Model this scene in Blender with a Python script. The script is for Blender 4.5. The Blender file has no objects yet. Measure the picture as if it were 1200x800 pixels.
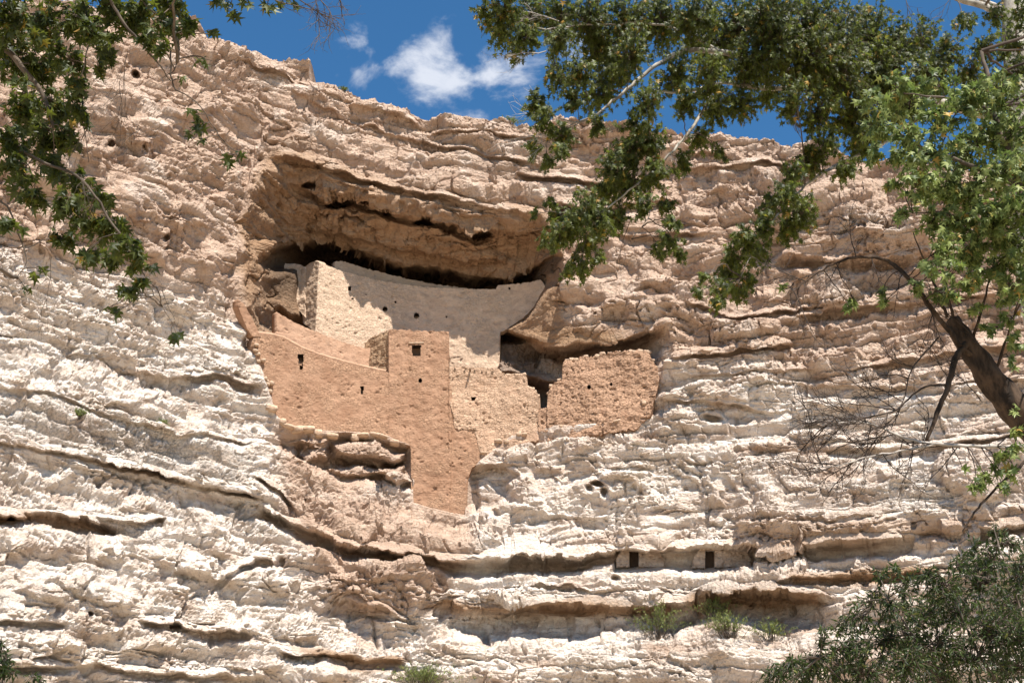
import bpy, math, random
import numpy as np
from mathutils import Vector, Matrix

# ------------------------------------------------------------------ camera, sky, sun, exposure
scene = bpy.context.scene
COL = scene.collection
FPX, PITCH, EYE = 1648.0, math.radians(22.0), 1.6      # focal length in photo pixels, upward pitch, eye height

cam_data = bpy.data.cameras.new("camera")
cam_data.sensor_width = 36.0
cam_data.lens = 36.0 * FPX / 1200.0
cam_data.clip_end = 20000.0
cam = bpy.data.objects.new("camera", cam_data)
cam.location = (0, 0, EYE)
cam.rotation_euler = (math.pi / 2 + PITCH, 0, 0)
COL.objects.link(cam)
scene.camera = cam

SUN_EL, SUN_AZ = math.radians(60.0), math.radians(25.0)   # azimuth: to the right of straight behind the viewer
TO_SUN = Vector((math.sin(SUN_AZ) * math.cos(SUN_EL), -math.cos(SUN_AZ) * math.cos(SUN_EL), math.sin(SUN_EL)))

world = bpy.data.worlds.new("World")
scene.world = world
world.use_nodes = True
wn, wl = world.node_tree.nodes, world.node_tree.links
wn.clear()


def node(tree_nodes, kind, **kw):
    n = tree_nodes.new(kind)
    for k, v in kw.items():
        if k.startswith("i_"):
            n.inputs[k[2:].replace("_", " ")].default_value = v
        else:
            setattr(n, k, v)
    return n


def wmath(op, a, b=None, c=None):
    n = wn.new("ShaderNodeMath"); n.operation = op
    for i, s in enumerate((a, b, c)):
        if s is None:
            continue
        if isinstance(s, (int, float)):
            n.inputs[i].default_value = s
        else:
            wl.new(s, n.inputs[i])
    return n.outputs[0]


sky = node(wn, "ShaderNodeTexSky", sky_type="NISHITA")
sky.sun_disc = False
sky.sun_elevation = SUN_EL
sky.sun_rotation = math.pi - SUN_AZ
sky.altitude = 1000.0
sky.air_density = 1.0
sky.dust_density = 0.15
sky.ozone_density = 4.0
geo_w = node(wn, "ShaderNodeTexCoord")
# cumulus: noise in gnomonic coordinates of the sky, denser round a few cloud centres, thin scatter elsewhere
sep = node(wn, "ShaderNodeSeparateXYZ"); wl.new(geo_w.outputs["Generated"], sep.inputs[0])
mp = node(wn, "ShaderNodeMapping"); wl.new(geo_w.outputs["Generated"], mp.inputs[0])
mp.inputs["Scale"].default_value = (1.0, 1.0, 1.5)
n1 = node(wn, "ShaderNodeTexNoise", i_Scale=17.0, i_Detail=9.0, i_Roughness=0.58, i_Distortion=0.25); wl.new(mp.outputs[0], n1.inputs["Vector"])


def sky_dir(u, v):
    up = (400 - v) / FPX
    d = Vector(((u - 600) / FPX, math.cos(PITCH) - up * math.sin(PITCH), math.sin(PITCH) + up * math.cos(PITCH)))
    return d.normalized()


blob = None
CLOUDS = [(502, 56, .027), (496, 95, .034), (535, 108, .025), (468, 86, .018), (604, 70, .034), (574, 92, .020), (420, 85, .020), (394, 88, .012),
          (-500, -300, .10), (-300, -380, .08), (1900, -500, .12), (1650, -420, .09), (600, -1500, .11), (300, -1400, .08)]
for (u, v, r) in CLOUDS:
    dt = wn.new("ShaderNodeVectorMath"); dt.operation = "DISTANCE"
    wl.new(geo_w.outputs["Generated"], dt.inputs[0]); dt.inputs[1].default_value = sky_dir(u, v)
    b = wmath("SUBTRACT", 1.0, wmath("DIVIDE", dt.outputs["Value"], r))
    blob = b if blob is None else wmath("SMOOTH_MAX", blob, b, 0.25)
blob = wmath("MAXIMUM", blob, -1.2)
dens = wmath("ADD", wmath("MULTIPLY", blob, 0.24), wmath("MULTIPLY", wmath("SUBTRACT", n1.outputs["Fac"], 0.50), 1.5))
mr = node(wn, "ShaderNodeMapRange", interpolation_type="SMOOTHSTEP"); wl.new(dens, mr.inputs[0])
mr.inputs[1].default_value = 0.0; mr.inputs[2].default_value = 0.34; mr.inputs[4].default_value = 0.88
cmix = node(wn, "ShaderNodeMix", data_type="RGBA"); wl.new(mr.outputs[0], cmix.inputs["Factor"])
tint = node(wn, "ShaderNodeMix", data_type="RGBA", blend_type="MULTIPLY"); tint.inputs["Factor"].default_value = 1.0
wl.new(sky.outputs[0], tint.inputs["A"]); tint.inputs["B"].default_value = (0.54, 1.02, 1.20, 1)
wl.new(tint.outputs["Result"], cmix.inputs["A"]); cmix.inputs["B"].default_value = (6.6, 6.9, 7.6, 1)
bg = node(wn, "ShaderNodeBackground"); bg.inputs["Strength"].default_value = 0.063
wl.new(cmix.outputs["Result"], bg.inputs["Color"])
wo = node(wn, "ShaderNodeOutputWorld"); wl.new(bg.outputs[0], wo.inputs["Surface"])

sd = bpy.data.lights.new("sun", "SUN")
sd.energy = 5.0
sd.angle = math.radians(0.53)
sd.color = (1.0, 0.95, 0.88)
sun = bpy.data.objects.new("sun", sd)
sun.location = (20, -30, 60)
sun.rotation_euler = (-TO_SUN).to_track_quat("-Z", "Y").to_euler()
COL.objects.link(sun)

scene.view_settings.view_transform = "Standard"
scene.view_settings.look = "None"
scene.view_settings.gamma = 1.0
scene.view_settings.use_curve_mapping = False
scene.view_settings.exposure = 1.05
scene.render.engine = "CYCLES"
scene.cycles.max_bounces = 8
scene.cycles.diffuse_bounces = 4
scene.cycles.transparent_max_bounces = 8
scene.cycles.use_denoising = True

# ------------------------------------------------------------------ helpers
CP, SP = math.cos(PITCH), math.sin(PITCH)


def ray(u, v):
    """direction through a photo pixel, scaled so that its Y component is 1"""
    u = np.asarray(u, dtype=np.float64); v = np.asarray(v, dtype=np.float64)
    up = (400.0 - v) / FPX
    y = CP - up * SP
    return (u - 600.0) / FPX / y, (SP + up * CP) / y


def at(u, v, Y):
    kx, kz = ray(u, v)
    return Vector((float(kx * Y), float(Y), float(EYE + kz * Y)))


def sstep(a, b, x):
    t = np.clip((x - a) / (b - a), 0, 1)
    return t * t * (3 - 2 * t)


_rng = np.random.default_rng(7)
_P = np.tile(_rng.permutation(256), 3).astype(np.int32)
_G = _rng.normal(size=(256, 3)); _G = (_G / np.linalg.norm(_G, axis=1)[:, None]).astype(np.float32)


def pn(x, y, z=None, seed=0):
    """gradient noise, about -1..1"""
    x = np.asarray(x, np.float32) + np.float32(seed * 17.31); y = np.asarray(y, np.float32) + np.float32(seed * 5.77)
    z = np.zeros_like(x) if z is None else np.asarray(z, np.float32)
    xi = np.floor(x).astype(np.int32); yi = np.floor(y).astype(np.int32); zi = np.floor(z).astype(np.int32)
    xf = x - xi; yf = y - yi; zf = z - zi
    sx = xf * xf * xf * (xf * (xf * 6 - 15) + 10); sy = yf * yf * yf * (yf * (yf * 6 - 15) + 10); sz = zf * zf * zf * (zf * (zf * 6 - 15) + 10)
    xi &= 255; yi &= 255; zi &= 255
    out = None
    px = (_P[xi], _P[(xi + 1) & 255])
    acc = 0.0
    for dx in (0, 1):
        wx = sx if dx else 1 - sx
        for dy in (0, 1):
            pxy = _P[px[dx] + ((yi + dy) & 255)]
            wy = wx * (sy if dy else 1 - sy)
            for dz in (0, 1):
                g = _G[_P[pxy + ((zi + dz) & 255)]]
                d = g[..., 0] * (xf - dx) + g[..., 1] * (yf - dy) + g[..., 2] * (zf - dz)
                acc = acc + d * wy * (sz if dz else 1 - sz)
    return acc * 1.5


def pline(pts, u):
    a = np.array(pts, float)
    return np.interp(u, a[:, 0], a[:, 1])


def poly_sd(poly, U, V):
    """signed distance in pixels to a polygon, positive inside"""
    p = np.array(poly, np.float32)
    best = np.full(U.shape, 1e9, np.float32)
    inside = np.zeros(U.shape, bool)
    n = len(p)
    for i in range(n):
        a, b = p[i], p[(i + 1) % n]
        ex, ey = b - a
        L = ex * ex + ey * ey + 1e-9
        t = np.clip(((U - a[0]) * ex + (V - a[1]) * ey) / L, 0, 1)
        d = np.hypot(U - a[0] - t * ex, V - a[1] - t * ey)
        np.minimum(best, d, out=best)
        c = ((a[1] > V) != (b[1] > V)) & (U < (b[0] - a[0]) * (V - a[1]) / (b[1] - a[1] + 1e-9) + a[0])
        inside ^= c
    return np.where(inside, best, -best)


def mesh_from(name, verts, faces, mats=(), smooth=True, attrs=None):
    verts = np.ascontiguousarray(verts, np.float32); faces = np.ascontiguousarray(faces, np.int32)
    me = bpy.data.meshes.new(name)
    k = faces.shape[1]
    me.vertices.add(len(verts)); me.vertices.foreach_set("co", verts.ravel())
    me.loops.add(faces.size); me.loops.foreach_set("vertex_index", faces.ravel())
    me.polygons.add(len(faces))
    me.polygons.foreach_set("loop_start", np.arange(0, faces.size, k, dtype=np.int32))
    me.polygons.foreach_set("use_smooth", np.full(len(faces), smooth, bool))
    for nm, val in (attrs or {}).items():
        at_ = me.attributes.new(nm, "FLOAT", "POINT")
        at_.data.foreach_set("value", np.ascontiguousarray(val, np.float32).ravel())
    me.update(calc_edges=True)
    for m in mats:
        me.materials.append(m)
    return me


def link(name, me, parent=None, label=None, cat=None, group=None, kind=None):
    o = bpy.data.objects.new(name, me)
    COL.objects.link(o)
    if parent is not None:
        o.parent = parent
    for k, v in (("label", label), ("category", cat), ("group", group), ("kind", kind)):
        if v:
            o[k] = v
    return o


def thing(name, label, cat, group=None, loc=(0, 0, 0)):
    o = link(name, None, None, label, cat, group)
    o.location = loc
    o.empty_display_size = 0.5
    return o


def grid_faces(nr, nc):
    i = np.arange(nr * nc, dtype=np.int32).reshape(nr, nc)
    return np.stack([i[:-1, :-1], i[:-1, 1:], i[1:, 1:], i[1:, :-1]], -1).reshape(-1, 4)


# ------------------------------------------------------------------ materials
def new_mat(name):
    m = bpy.data.materials.new(name); m.use_nodes = True
    nt = m.node_tree; nt.nodes.clear()
    out = nt.nodes.new("ShaderNodeOutputMaterial")
    return m, nt, out


class G:
    """tiny node-graph helper"""
    def __init__(self, nt):
        self.nt = nt; self.n = nt.nodes; self.l = nt.links

    def put(self, sock, v):
        if isinstance(v, bpy.types.NodeSocket):
            self.l.new(v, sock)
        else:
            sock.default_value = v

    def math(self, op, a, b=0.0, clamp=False):
        n = self.n.new("ShaderNodeMath"); n.operation = op; n.use_clamp = clamp
        self.put(n.inputs[0], a); self.put(n.inputs[1], b)
        return n.outputs[0]

    def pos(self, scale=(1, 1, 1), obj=True):
        t = self.n.new("ShaderNodeTexCoord"); m = self.n.new("ShaderNodeMapping")
        self.l.new(t.outputs["Object"], m.inputs[0]); m.inputs["Scale"].default_value = scale
        return m.outputs[0]

    def noise(self, vec, scale, detail=4.0, rough=0.55, dist=0.0):
        n = self.n.new("ShaderNodeTexNoise"); self.l.new(vec, n.inputs["Vector"])
        n.inputs["Scale"].default_value = scale; n.inputs["Detail"].default_value = detail
        n.inputs["Roughness"].default_value = rough; n.inputs["Distortion"].default_value = dist
        return n.outputs["Fac"]

    def voro(self, vec, scale, feature="F1", rnd=1.0):
        n = self.n.new("ShaderNodeTexVoronoi"); n.feature = feature; self.l.new(vec, n.inputs["Vector"])
        n.inputs["Scale"].default_value = scale; n.inputs["Randomness"].default_value = rnd
        return n

    def ramp(self, f, a, b, lo=0.0, hi=1.0, smooth=True):
        n = self.n.new("ShaderNodeMapRange"); n.interpolation_type = "SMOOTHSTEP" if smooth else "LINEAR"
        self.put(n.inputs[0], f)
        for i, v in ((1, a), (2, b), (3, lo), (4, hi)):
            n.inputs[i].default_value = v
        return n.outputs[0]

    def mix(self, f, a, b, mode="MIX"):
        n = self.n.new("ShaderNodeMix"); n.data_type = "RGBA"; n.blend_type = mode
        self.put(n.inputs["Factor"], f)
        for s, v in (("A", a), ("B", b)):
            self.put(n.inputs[s], v if isinstance(v, bpy.types.NodeSocket) else (*v, 1.0))
        return n.outputs["Result"]

    def attr(self, name):
        n = self.n.new("ShaderNodeAttribute"); n.attribute_name = name
        return n.outputs["Fac"]

    def bump(self, h, strength, dist, normal=None):
        n = self.n.new("ShaderNodeBump"); self.put(n.inputs["Height"], h)
        n.inputs["Strength"].default_value = strength; n.inputs["Distance"].default_value = dist
        if normal is not None:
            self.l.new(normal, n.inputs["Normal"])
        return n.outputs[0]

    def bsdf(self, col, rough=0.9, normal=None, spec=0.2):
        n = self.n.new("ShaderNodeBsdfPrincipled")
        self.put(n.inputs["Base Color"], col if isinstance(col, bpy.types.NodeSocket) else (*col, 1.0))
        self.put(n.inputs["Roughness"], rough)
        n.inputs["Specular IOR Level"].default_value = spec
        if normal is not None:
            self.l.new(normal, n.inputs["Normal"])
        return n.outputs[0]


def rock_material():
    m, nt, out = new_mat("limestone"); g = G(nt)
    p = g.pos(); ps = g.pos((0.55, 0.55, 1.9))
    big = g.noise(ps, 0.45, 5, 0.6); mid = g.noise(ps, 1.7, 6, 0.62, 0.3); fine = g.noise(p, 9.0, 6, 0.68)
    white = g.mix(g.ramp(mid, 0.3, 0.72), (0.63, 0.515, 0.415), (0.86, 0.785, 0.71))
    white = g.mix(g.ramp(big, 0.52, 0.68, 0, 0.55), white, (0.66, 0.53, 0.42))
    tan = g.mix(g.ramp(mid, 0.3, 0.7), (0.42, 0.285, 0.205), (0.57, 0.42, 0.315))
    tan = g.mix(g.ramp(big, 0.5, 0.7, 0, 0.5), tan, (0.62, 0.475, 0.375))
    col = g.mix(g.attr("tan"), white, tan)
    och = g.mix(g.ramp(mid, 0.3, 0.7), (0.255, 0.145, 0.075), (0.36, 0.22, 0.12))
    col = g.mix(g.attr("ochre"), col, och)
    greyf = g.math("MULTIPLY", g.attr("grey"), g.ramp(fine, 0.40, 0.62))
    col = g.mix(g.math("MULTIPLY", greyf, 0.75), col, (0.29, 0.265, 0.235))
    col = g.mix(g.math("MULTIPLY", g.attr("soot_shade"), 0.9), col, (0.05, 0.035, 0.025))
    col = g.mix(g.ramp(fine, 0.55, 0.68, 0.0, 0.38), col, (0.34, 0.26, 0.195), "MIX")
    v = g.voro(p, 5.5)
    h = g.math("ADD", g.math("MULTIPLY", fine, 1.0), g.math("MULTIPLY", v.outputs["Distance"], 0.55))
    f2 = g.noise(p, 30.0, 4, 0.6)
    h = g.math("ADD", h, g.math("MULTIPLY", f2, 0.35))
    nrm = g.bump(h, 1.0, 0.17)
    nt.links.new(g.bsdf(col, 0.93, nrm, 0.12), out.inputs[0])
    return m


def plaster_material(name, ca, cb, stone, stone_scale, stone_amt, pit=0.26):
    """mud plaster or masonry: stones showing through by the attribute 'worn'"""
    m, nt, out = new_mat(name); g = G(nt)
    p = g.pos(); pst = g.pos((1.0, 1.0, 1.7))
    a = g.noise(p, 0.8, 5, 0.6); b = g.noise(p, 7.0, 6, 0.65)
    col = g.mix(g.ramp(a, 0.32, 0.68), ca, cb)
    col = g.mix(g.ramp(g.noise(pst, 2.6, 6, 0.7, 0.4), 0.52, 0.70, 0.0, 0.55), col, tuple(min(1, c * 1.30) for c in cb))
    col = g.mix(g.ramp(g.noise(pst, 1.5, 5, 0.65), 0.50, 0.68, 0.0, 0.65), col, tuple(c * 0.74 for c in ca))
    wv = g.n.new("ShaderNodeVectorMath"); wv.operation = "ADD"
    nn = g.n.new("ShaderNodeTexNoise"); g.l.new(p, nn.inputs["Vector"]); nn.inputs["Scale"].default_value = 3.0
    sc = g.n.new("ShaderNodeVectorMath"); sc.operation = "SCALE"; g.l.new(nn.outputs["Color"], sc.inputs[0]); sc.inputs["Scale"].default_value = 0.25
    g.l.new(pst, wv.inputs[0]); g.l.new(sc.outputs[0], wv.inputs[1])
    v1 = g.voro(wv.outputs[0], stone_scale, "DISTANCE_TO_EDGE"); v2 = g.voro(wv.outputs[0], stone_scale)
    worn = g.math("MULTIPLY", g.ramp(g.math("ADD", g.noise(p, 1.1, 4, 0.6), g.attr("worn")), 0.52, 0.78), stone_amt, True)
    joint = g.ramp(v1.outputs["Distance"], 0.0, 0.09, 1.0, 0.0)
    srand = g.n.new("ShaderNodeSeparateColor"); g.l.new(v2.outputs["Color"], srand.inputs[0])
    scol = g.mix(srand.outputs[0], stone, tuple(min(1, c * 1.35) for c in stone))
    scol = g.mix(g.math("MULTIPLY", joint, 0.55), scol, tuple(c * 0.62 for c in ca))
    col = g.mix(g.math("MULTIPLY", worn, 0.75), col, scol)
    pits = g.ramp(g.noise(pst, 6.5, 3, 0.55, 0.8), 0.60, 0.67, 0.0, pit)
    col = g.mix(pits, col, tuple(c * 0.45 for c in ca))
    h = g.math("ADD", g.math("MULTIPLY", b, 0.6), g.math("MULTIPLY", g.math("MULTIPLY", g.ramp(v1.outputs["Distance"], 0, 0.13), worn), 0.9))
    h = g.math("SUBTRACT", h, pits)
    nt.links.new(g.bsdf(col, 0.95, g.bump(h, 0.8, 0.06), 0.1), out.inputs[0])
    return m


def simple_mat(name, ca, cb, scale, rough=0.85, bump=0.3, stretch=(1, 1, 1), dist=0.02):
    m, nt, out = new_mat(name); g = G(nt)
    p = g.pos(stretch); a = g.noise(p, scale, 5, 0.6)
    nt.links.new(g.bsdf(g.mix(g.ramp(a, 0.33, 0.67), ca, cb), rough, g.bump(a, bump, dist), 0.2), out.inputs[0])
    return m


def leaf_material(name, dark, light, warm, trans, transmit=0.35):
    m, nt, out = new_mat(name); g = G(nt)
    oi = g.n.new("ShaderNodeObjectInfo")
    r = g.math("FRACT", g.math("ADD", g.attr("rnd"), oi.outputs["Random"]))
    col = g.mix(g.ramp(r, 0.1, 0.9), dark, light)
    col = g.mix(g.ramp(r, 0.955, 0.985), col, warm)
    tcol = g.mix(g.ramp(r, 0.1, 0.9), trans, tuple(min(1, c * 1.35) for c in trans))
    b = g.bsdf(col, 0.5, None, 0.28)
    t = g.n.new("ShaderNodeBsdfTranslucent"); g.l.new(tcol, t.inputs["Color"])
    mx = g.n.new("ShaderNodeMixShader"); mx.inputs[0].default_value = transmit
    g.l.new(b, mx.inputs[1]); g.l.new(t.outputs[0], mx.inputs[2])
    g.l.new(mx.outputs[0], out.inputs[0])
    return m


M_ROCK = rock_material()
M_PLASTER = plaster_material("red_mud_plaster", (0.272, 0.153, 0.093), (0.342, 0.205, 0.130), (0.35, 0.215, 0.135), 6.0, 0.8)
M_PALE = plaster_material("pale_mud_plaster", (0.47, 0.335, 0.235), (0.54, 0.395, 0.282), (0.52, 0.385, 0.275), 6.5, 0.7)
M_RUIN = plaster_material("worn_masonry", (0.30, 0.165, 0.100), (0.375, 0.222, 0.142), (0.375, 0.24, 0.158), 5.5, 0.9)
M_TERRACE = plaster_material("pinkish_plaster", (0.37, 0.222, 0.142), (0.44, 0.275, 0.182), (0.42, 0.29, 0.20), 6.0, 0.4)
M_WING = plaster_material("buff_masonry", (0.375, 0.232, 0.150), (0.44, 0.285, 0.192), (0.43, 0.295, 0.20), 5.5, 0.9)
M_BROWN = plaster_material("shade_brown_masonry", (0.25, 0.155, 0.09), (0.33, 0.215, 0.13), (0.34, 0.23, 0.145), 5.0, 1.0)  # brown masonry, darkened to paint the grazing light on the tower's side
M_STONE = simple_mat("dressed_stone", (0.34, 0.225, 0.15), (0.50, 0.37, 0.26), 3.0, 0.95, 0.7, dist=0.04)
M_BEAM = simple_mat("old_timber", (0.10, 0.06, 0.035), (0.20, 0.13, 0.08), 6.0, 0.9, 0.5)
M_DARK = simple_mat("room_shade", (0.045, 0.03, 0.022), (0.08, 0.055, 0.04), 3.0, 1.0, 0.3)  # near-black colour stands in for the unlit rooms behind the openings
M_GROUND = simple_mat("dry_ground", (0.36, 0.28, 0.19), (0.50, 0.40, 0.28), 0.6, 0.95, 0.4)
M_PALEBARK = simple_mat("sycamore_bark", (0.17, 0.145, 0.115), (0.42, 0.385, 0.33), 3.2, 0.85, 0.3, (1, 1, 0.6))
M_DARKBARK = simple_mat("shaded_bark", (0.02, 0.014, 0.010), (0.085, 0.055, 0.036), 7.0, 0.95, 1.0, (1, 1, 0.3), 0.08)  # bark darkened, the canopy's shade put into its colour
M_TWIG = simple_mat("twig_bark", (0.06, 0.045, 0.033), (0.13, 0.10, 0.075), 4.0, 0.9, 0.2)
M_DARKTWIG = simple_mat("dark_twig", (0.028, 0.020, 0.015), (0.07, 0.05, 0.038), 4.0, 0.9, 0.2)
M_PALETWIG = simple_mat("dead_twig", (0.30, 0.26, 0.22), (0.45, 0.40, 0.35), 4.0, 0.9, 0.2)
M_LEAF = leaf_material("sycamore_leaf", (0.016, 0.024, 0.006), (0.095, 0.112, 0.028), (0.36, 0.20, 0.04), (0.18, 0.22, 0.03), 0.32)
M_LEAF3 = leaf_material("shaded_bough_leaf", (0.018, 0.028, 0.007), (0.060, 0.072, 0.018), (0.30, 0.17, 0.03), (0.15, 0.18, 0.02), 0.30)  # darker copy of the sycamore leaf, crown shade put into its colour
M_LEAF2 = leaf_material("sunlit_sycamore_leaf", (0.05, 0.075, 0.018), (0.25, 0.285, 0.09), (0.42, 0.25, 0.06), (0.16, 0.23, 0.05), 0.30)  # lighter copy of the sycamore leaf, sunlight put into its colour
M_WILLOW = leaf_material("narrow_leaf", (0.009, 0.015, 0.005), (0.046, 0.066, 0.017), (0.16, 0.15, 0.04), (0.09, 0.14, 0.03), 0.25)
M_SHRUB = leaf_material("desert_shrub_leaf", (0.10, 0.13, 0.035), (0.21, 0.24, 0.07), (0.34, 0.28, 0.12), (0.16, 0.19, 0.05), 0.3)

# ------------------------------------------------------------------ plan of the dwelling walls (pixel column at mid height -> distance)
def plan(pts, vref=430.0):
    a = np.array(pts, float)
    u = np.linspace(a[0, 0], a[-1, 0], 400)
    Y = np.interp(u, a[:, 0], a[:, 1])
    k = ray(u, np.full_like(u, vref))[0]
    o = np.argsort(k)
    return lambda uu, vv: np.interp(ray(uu, vv)[0], k[o], Y[o])


PL_FRONT = plan([(250, 65.6), (285, 66.5), (300, 67.0), (350, 68.6), (400, 70.0), (450, 71.1), (475, 71.25), (529, 71.3), (531, 71.5), (585, 71.55), (640, 70.9), (700, 70.15), (770, 69.35), (820, 68.9)])
PL_SETBACK = plan([(318, 68.7), (372, 70.3), (428, 72.3), (470, 72.8)])
PL_UPPER = plan([(345, 72.6), (367, 70.9), (372, 70.9), (420, 72.5), (460, 73.4), (500, 73.9), (560, 74.1), (600, 74.0), (645, 73.2), (670, 72.5)])
PL_BACK = plan([(380, 73.2), (394, 73.6), (470, 75.2), (545, 75.6), (600, 75.4)])
PL_RETURN = plan([(420, 72.9), (457, 71.28), (460, 71.2)])

FRONT_TOP = [(296, 399), (300, 391), (318, 393), (332, 397), (352, 408), (372, 416), (400, 424), (428, 431), (452, 436), (455.9, 436), (456, 386), (480, 387), (505, 387.5), (526, 388), (526.1, 436),
             (548, 437), (575, 436), (591, 436), (592, 439), (615, 438), (616, 452), (626, 456), (630.5, 463), (631, 478), (641, 478), (642, 461), (648, 448), (659, 445), (659.5, 424), (662, 422), (678, 421.5), (679, 418), (700, 417), (716, 413), (740, 412), (759, 411.5), (764, 420), (769, 430), (772, 442)]
FRONT_BOT = [(296, 405), (303, 430), (312, 458), (322, 486), (335, 497), (352, 502), (380, 506), (400, 507), (432, 509), (455, 513), (481.5, 523), (482, 590), (500, 596), (530, 603), (547, 607), (549, 560), (566, 541), (600, 513), (650, 502), (700, 497), (745, 490), (772, 470)]

# ------------------------------------------------------------------ the cliff: one sculpted sheet of rock
RIM = [(-700, -240), (-300, -110), (-60, -15), (60, 0), (120, 8), (160, 16), (228, 18), (238, 26), (246, 38), (262, 41), (276, 50), (300, 57), (330, 62), (365, 69), (368, 84), (392, 94),
       (440, 108), (470, 116), (492, 126), (497, 134), (540, 137), (600, 140), (650, 146), (720, 150), (800, 154), (880, 154), (905, 157), (930, 163), (960, 172), (1000, 184), (1100, 196), (1200, 205), (1400, 205), (1900, 180)]
us = np.concatenate([np.arange(-700, -25, 14.0), np.arange(-25, 1225, 1.12), np.arange(1225, 1900, 14.0)])
NROW = 640
tt = np.linspace(0, 1, NROW)
rim_u = pline(RIM, us) + 3.0 * pn(us * 0.06, us * 0) + 2.2 * pn(us * 0.22, us * 0, seed=3) + 1.2 * pn(us * 0.6, us * 0, seed=5)
V = (rim_u[None, :] + (832.0 - rim_u[None, :]) * tt[:, None]).astype(np.float32)
U = np.broadcast_to(us[None, :], V.shape).astype(np.float32)
kx, kz = ray(U, V)
kx = kx.astype(np.float32); kz = kz.astype(np.float32)

YB = [(-700, 43), (-400, 49), (0, 58.0), (100, 61.2), (200, 64.4), (285, 66.9), (340, 68.0), (400, 68.9), (445, 69.4), (540, 70.1), (600, 70.2), (700, 70.0), (800, 69.3), (1000, 66.8), (1200, 63.5), (1600, 57), (1900, 52)]
D = pline(YB, us)[None, :] + 0 * V
D = D.astype(np.float32)
Z0 = EYE + kz * D
D = D + 0.10 * (Z0 - 30.0)
# world-space warp shared by everything
X0 = kx * D; Z0 = EYE + kz * D
w1 = pn(X0 * 0.22, Z0 * 0.22, D * 0.22, 1); w2 = pn(X0 * 0.7, Z0 * 0.7, D * 0.7, 2); w3 = pn(X0 * 1.9, Z0 * 1.9, D * 1.9, 3)
VW = V + 3.5 * w1 + 2.4 * w2 + 1.1 * w3
UW = U + 5.0 * pn(X0 * 0.3, Z0 * 0.3, D * 0.3, 4) + 4.0 * pn(X0 * 0.9, Z0 * 0.9, D * 0.9, 5)


LB = pn(X0 * 0.45, Z0 * 0.25, D * 0.45, 7)
LW = 2.2 * pn(X0 * 0.5, Z0 * 0.3, D * 0.5, 8) + 2.2 * pn(X0 * 1.5, Z0 * 1.0, D * 1.5, 9) + 1.3 * w3


def pmask(poly, s_out, s_in, warp=True):
    return sstep(-s_out, s_in, poly_sd(poly, UW if warp else U, VW if warp else V)).astype(np.float32)


def bulge(poly, s_out, s_in, amount):            # + pushes towards the viewer
    global D
    D = D - amount * pmask(poly, s_out, s_in)


def ledge(line, out, wa, inn, w1_, w2_, w3_, fade=18.0, thin=True):
    """an overhanging bed: its lip along 'line', undercut below it; in pixels except the two metre amounts"""
    global D
    a = np.array(line, float)
    if thin:
        out, inn, w1_, w2_, w3_ = out * 0.6, inn * 0.62, w1_ * 0.75, w2_ * 0.6, w3_ * 0.62
    L = np.interp(U, a[:, 0], a[:, 1]).astype(np.float32)
    f = sstep(a[0, 0], a[0, 0] + fade, U) * (1 - sstep(a[-1, 0] - fade, a[-1, 0], U))
    f = f * np.clip(0.9 + 1.0 * w1 + 0.7 * LB, 0.12, 1.5)
    dv = VW + LW - L
    up = np.where(dv < 0, np.exp(np.minimum(dv, 0) / wa), 1 - sstep(0, w1_, dv))
    dn = sstep(0, w1_, dv) * (1 - sstep(w2_, w3_, dv))
    D = D + f * (inn * dn - out * up)


# --- big masses
bulge([(-60, -40), (230, 10), (300, 60), (335, 110), (285, 170), (280, 300), (262, 345), (150, 320), (-60, 280)], 40, 70, 0.9)
bulge([(30, 60), (200, 40), (270, 120), (262, 230), (120, 250), (30, 200)], 50, 60, 0.8)
bulge([(-50, 425), (120, 440), (300, 525), (318, 590), (200, 570), (-50, 520)], 16, 20, 0.9)
bulge([(-50, 530), (140, 570), (310, 600), (360, 690), (420, 760), (420, 860), (-50, 860)], 25, 60, 1.3)
bulge([(-50, 640), (160, 660), (330, 720), (400, 860), (-50, 860)], 25, 60, 0.7)
bulge([(640, 290), (700, 300), (800, 300), (830, 360), (760, 385), (690, 395), (640, 388), (645, 350)], 14, 26, 0.25)
bulge([(915, 200), (1100, 210), (1100, 292), (1000, 300), (920, 296), (860, 250)], 14, 40, 1.0)
bulge([(780, 345), (900, 360), (930, 395), (860, 420), (790, 425), (770, 400)], 12, 18, 0.6)
bulge([(940, 540), (1230, 530), (1230, 600), (1100, 625), (900, 650), (860, 610)], 18, 40, 0.8)
bulge([(395, 655), (480, 650), (505, 690), (500, 735), (470, 745), (425, 720), (380, 680)], 14, 22, 0.9)
bulge([(360, 770), (500, 740), (900, 745), (1230, 750), (1230, 860), (300, 860)], 14, 26, 1.1)
bulge([(520, 672), (760, 672), (960, 668), (960, 688), (850, 690), (760, 700), (515, 706)], 8, 12, 0.5)

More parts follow.
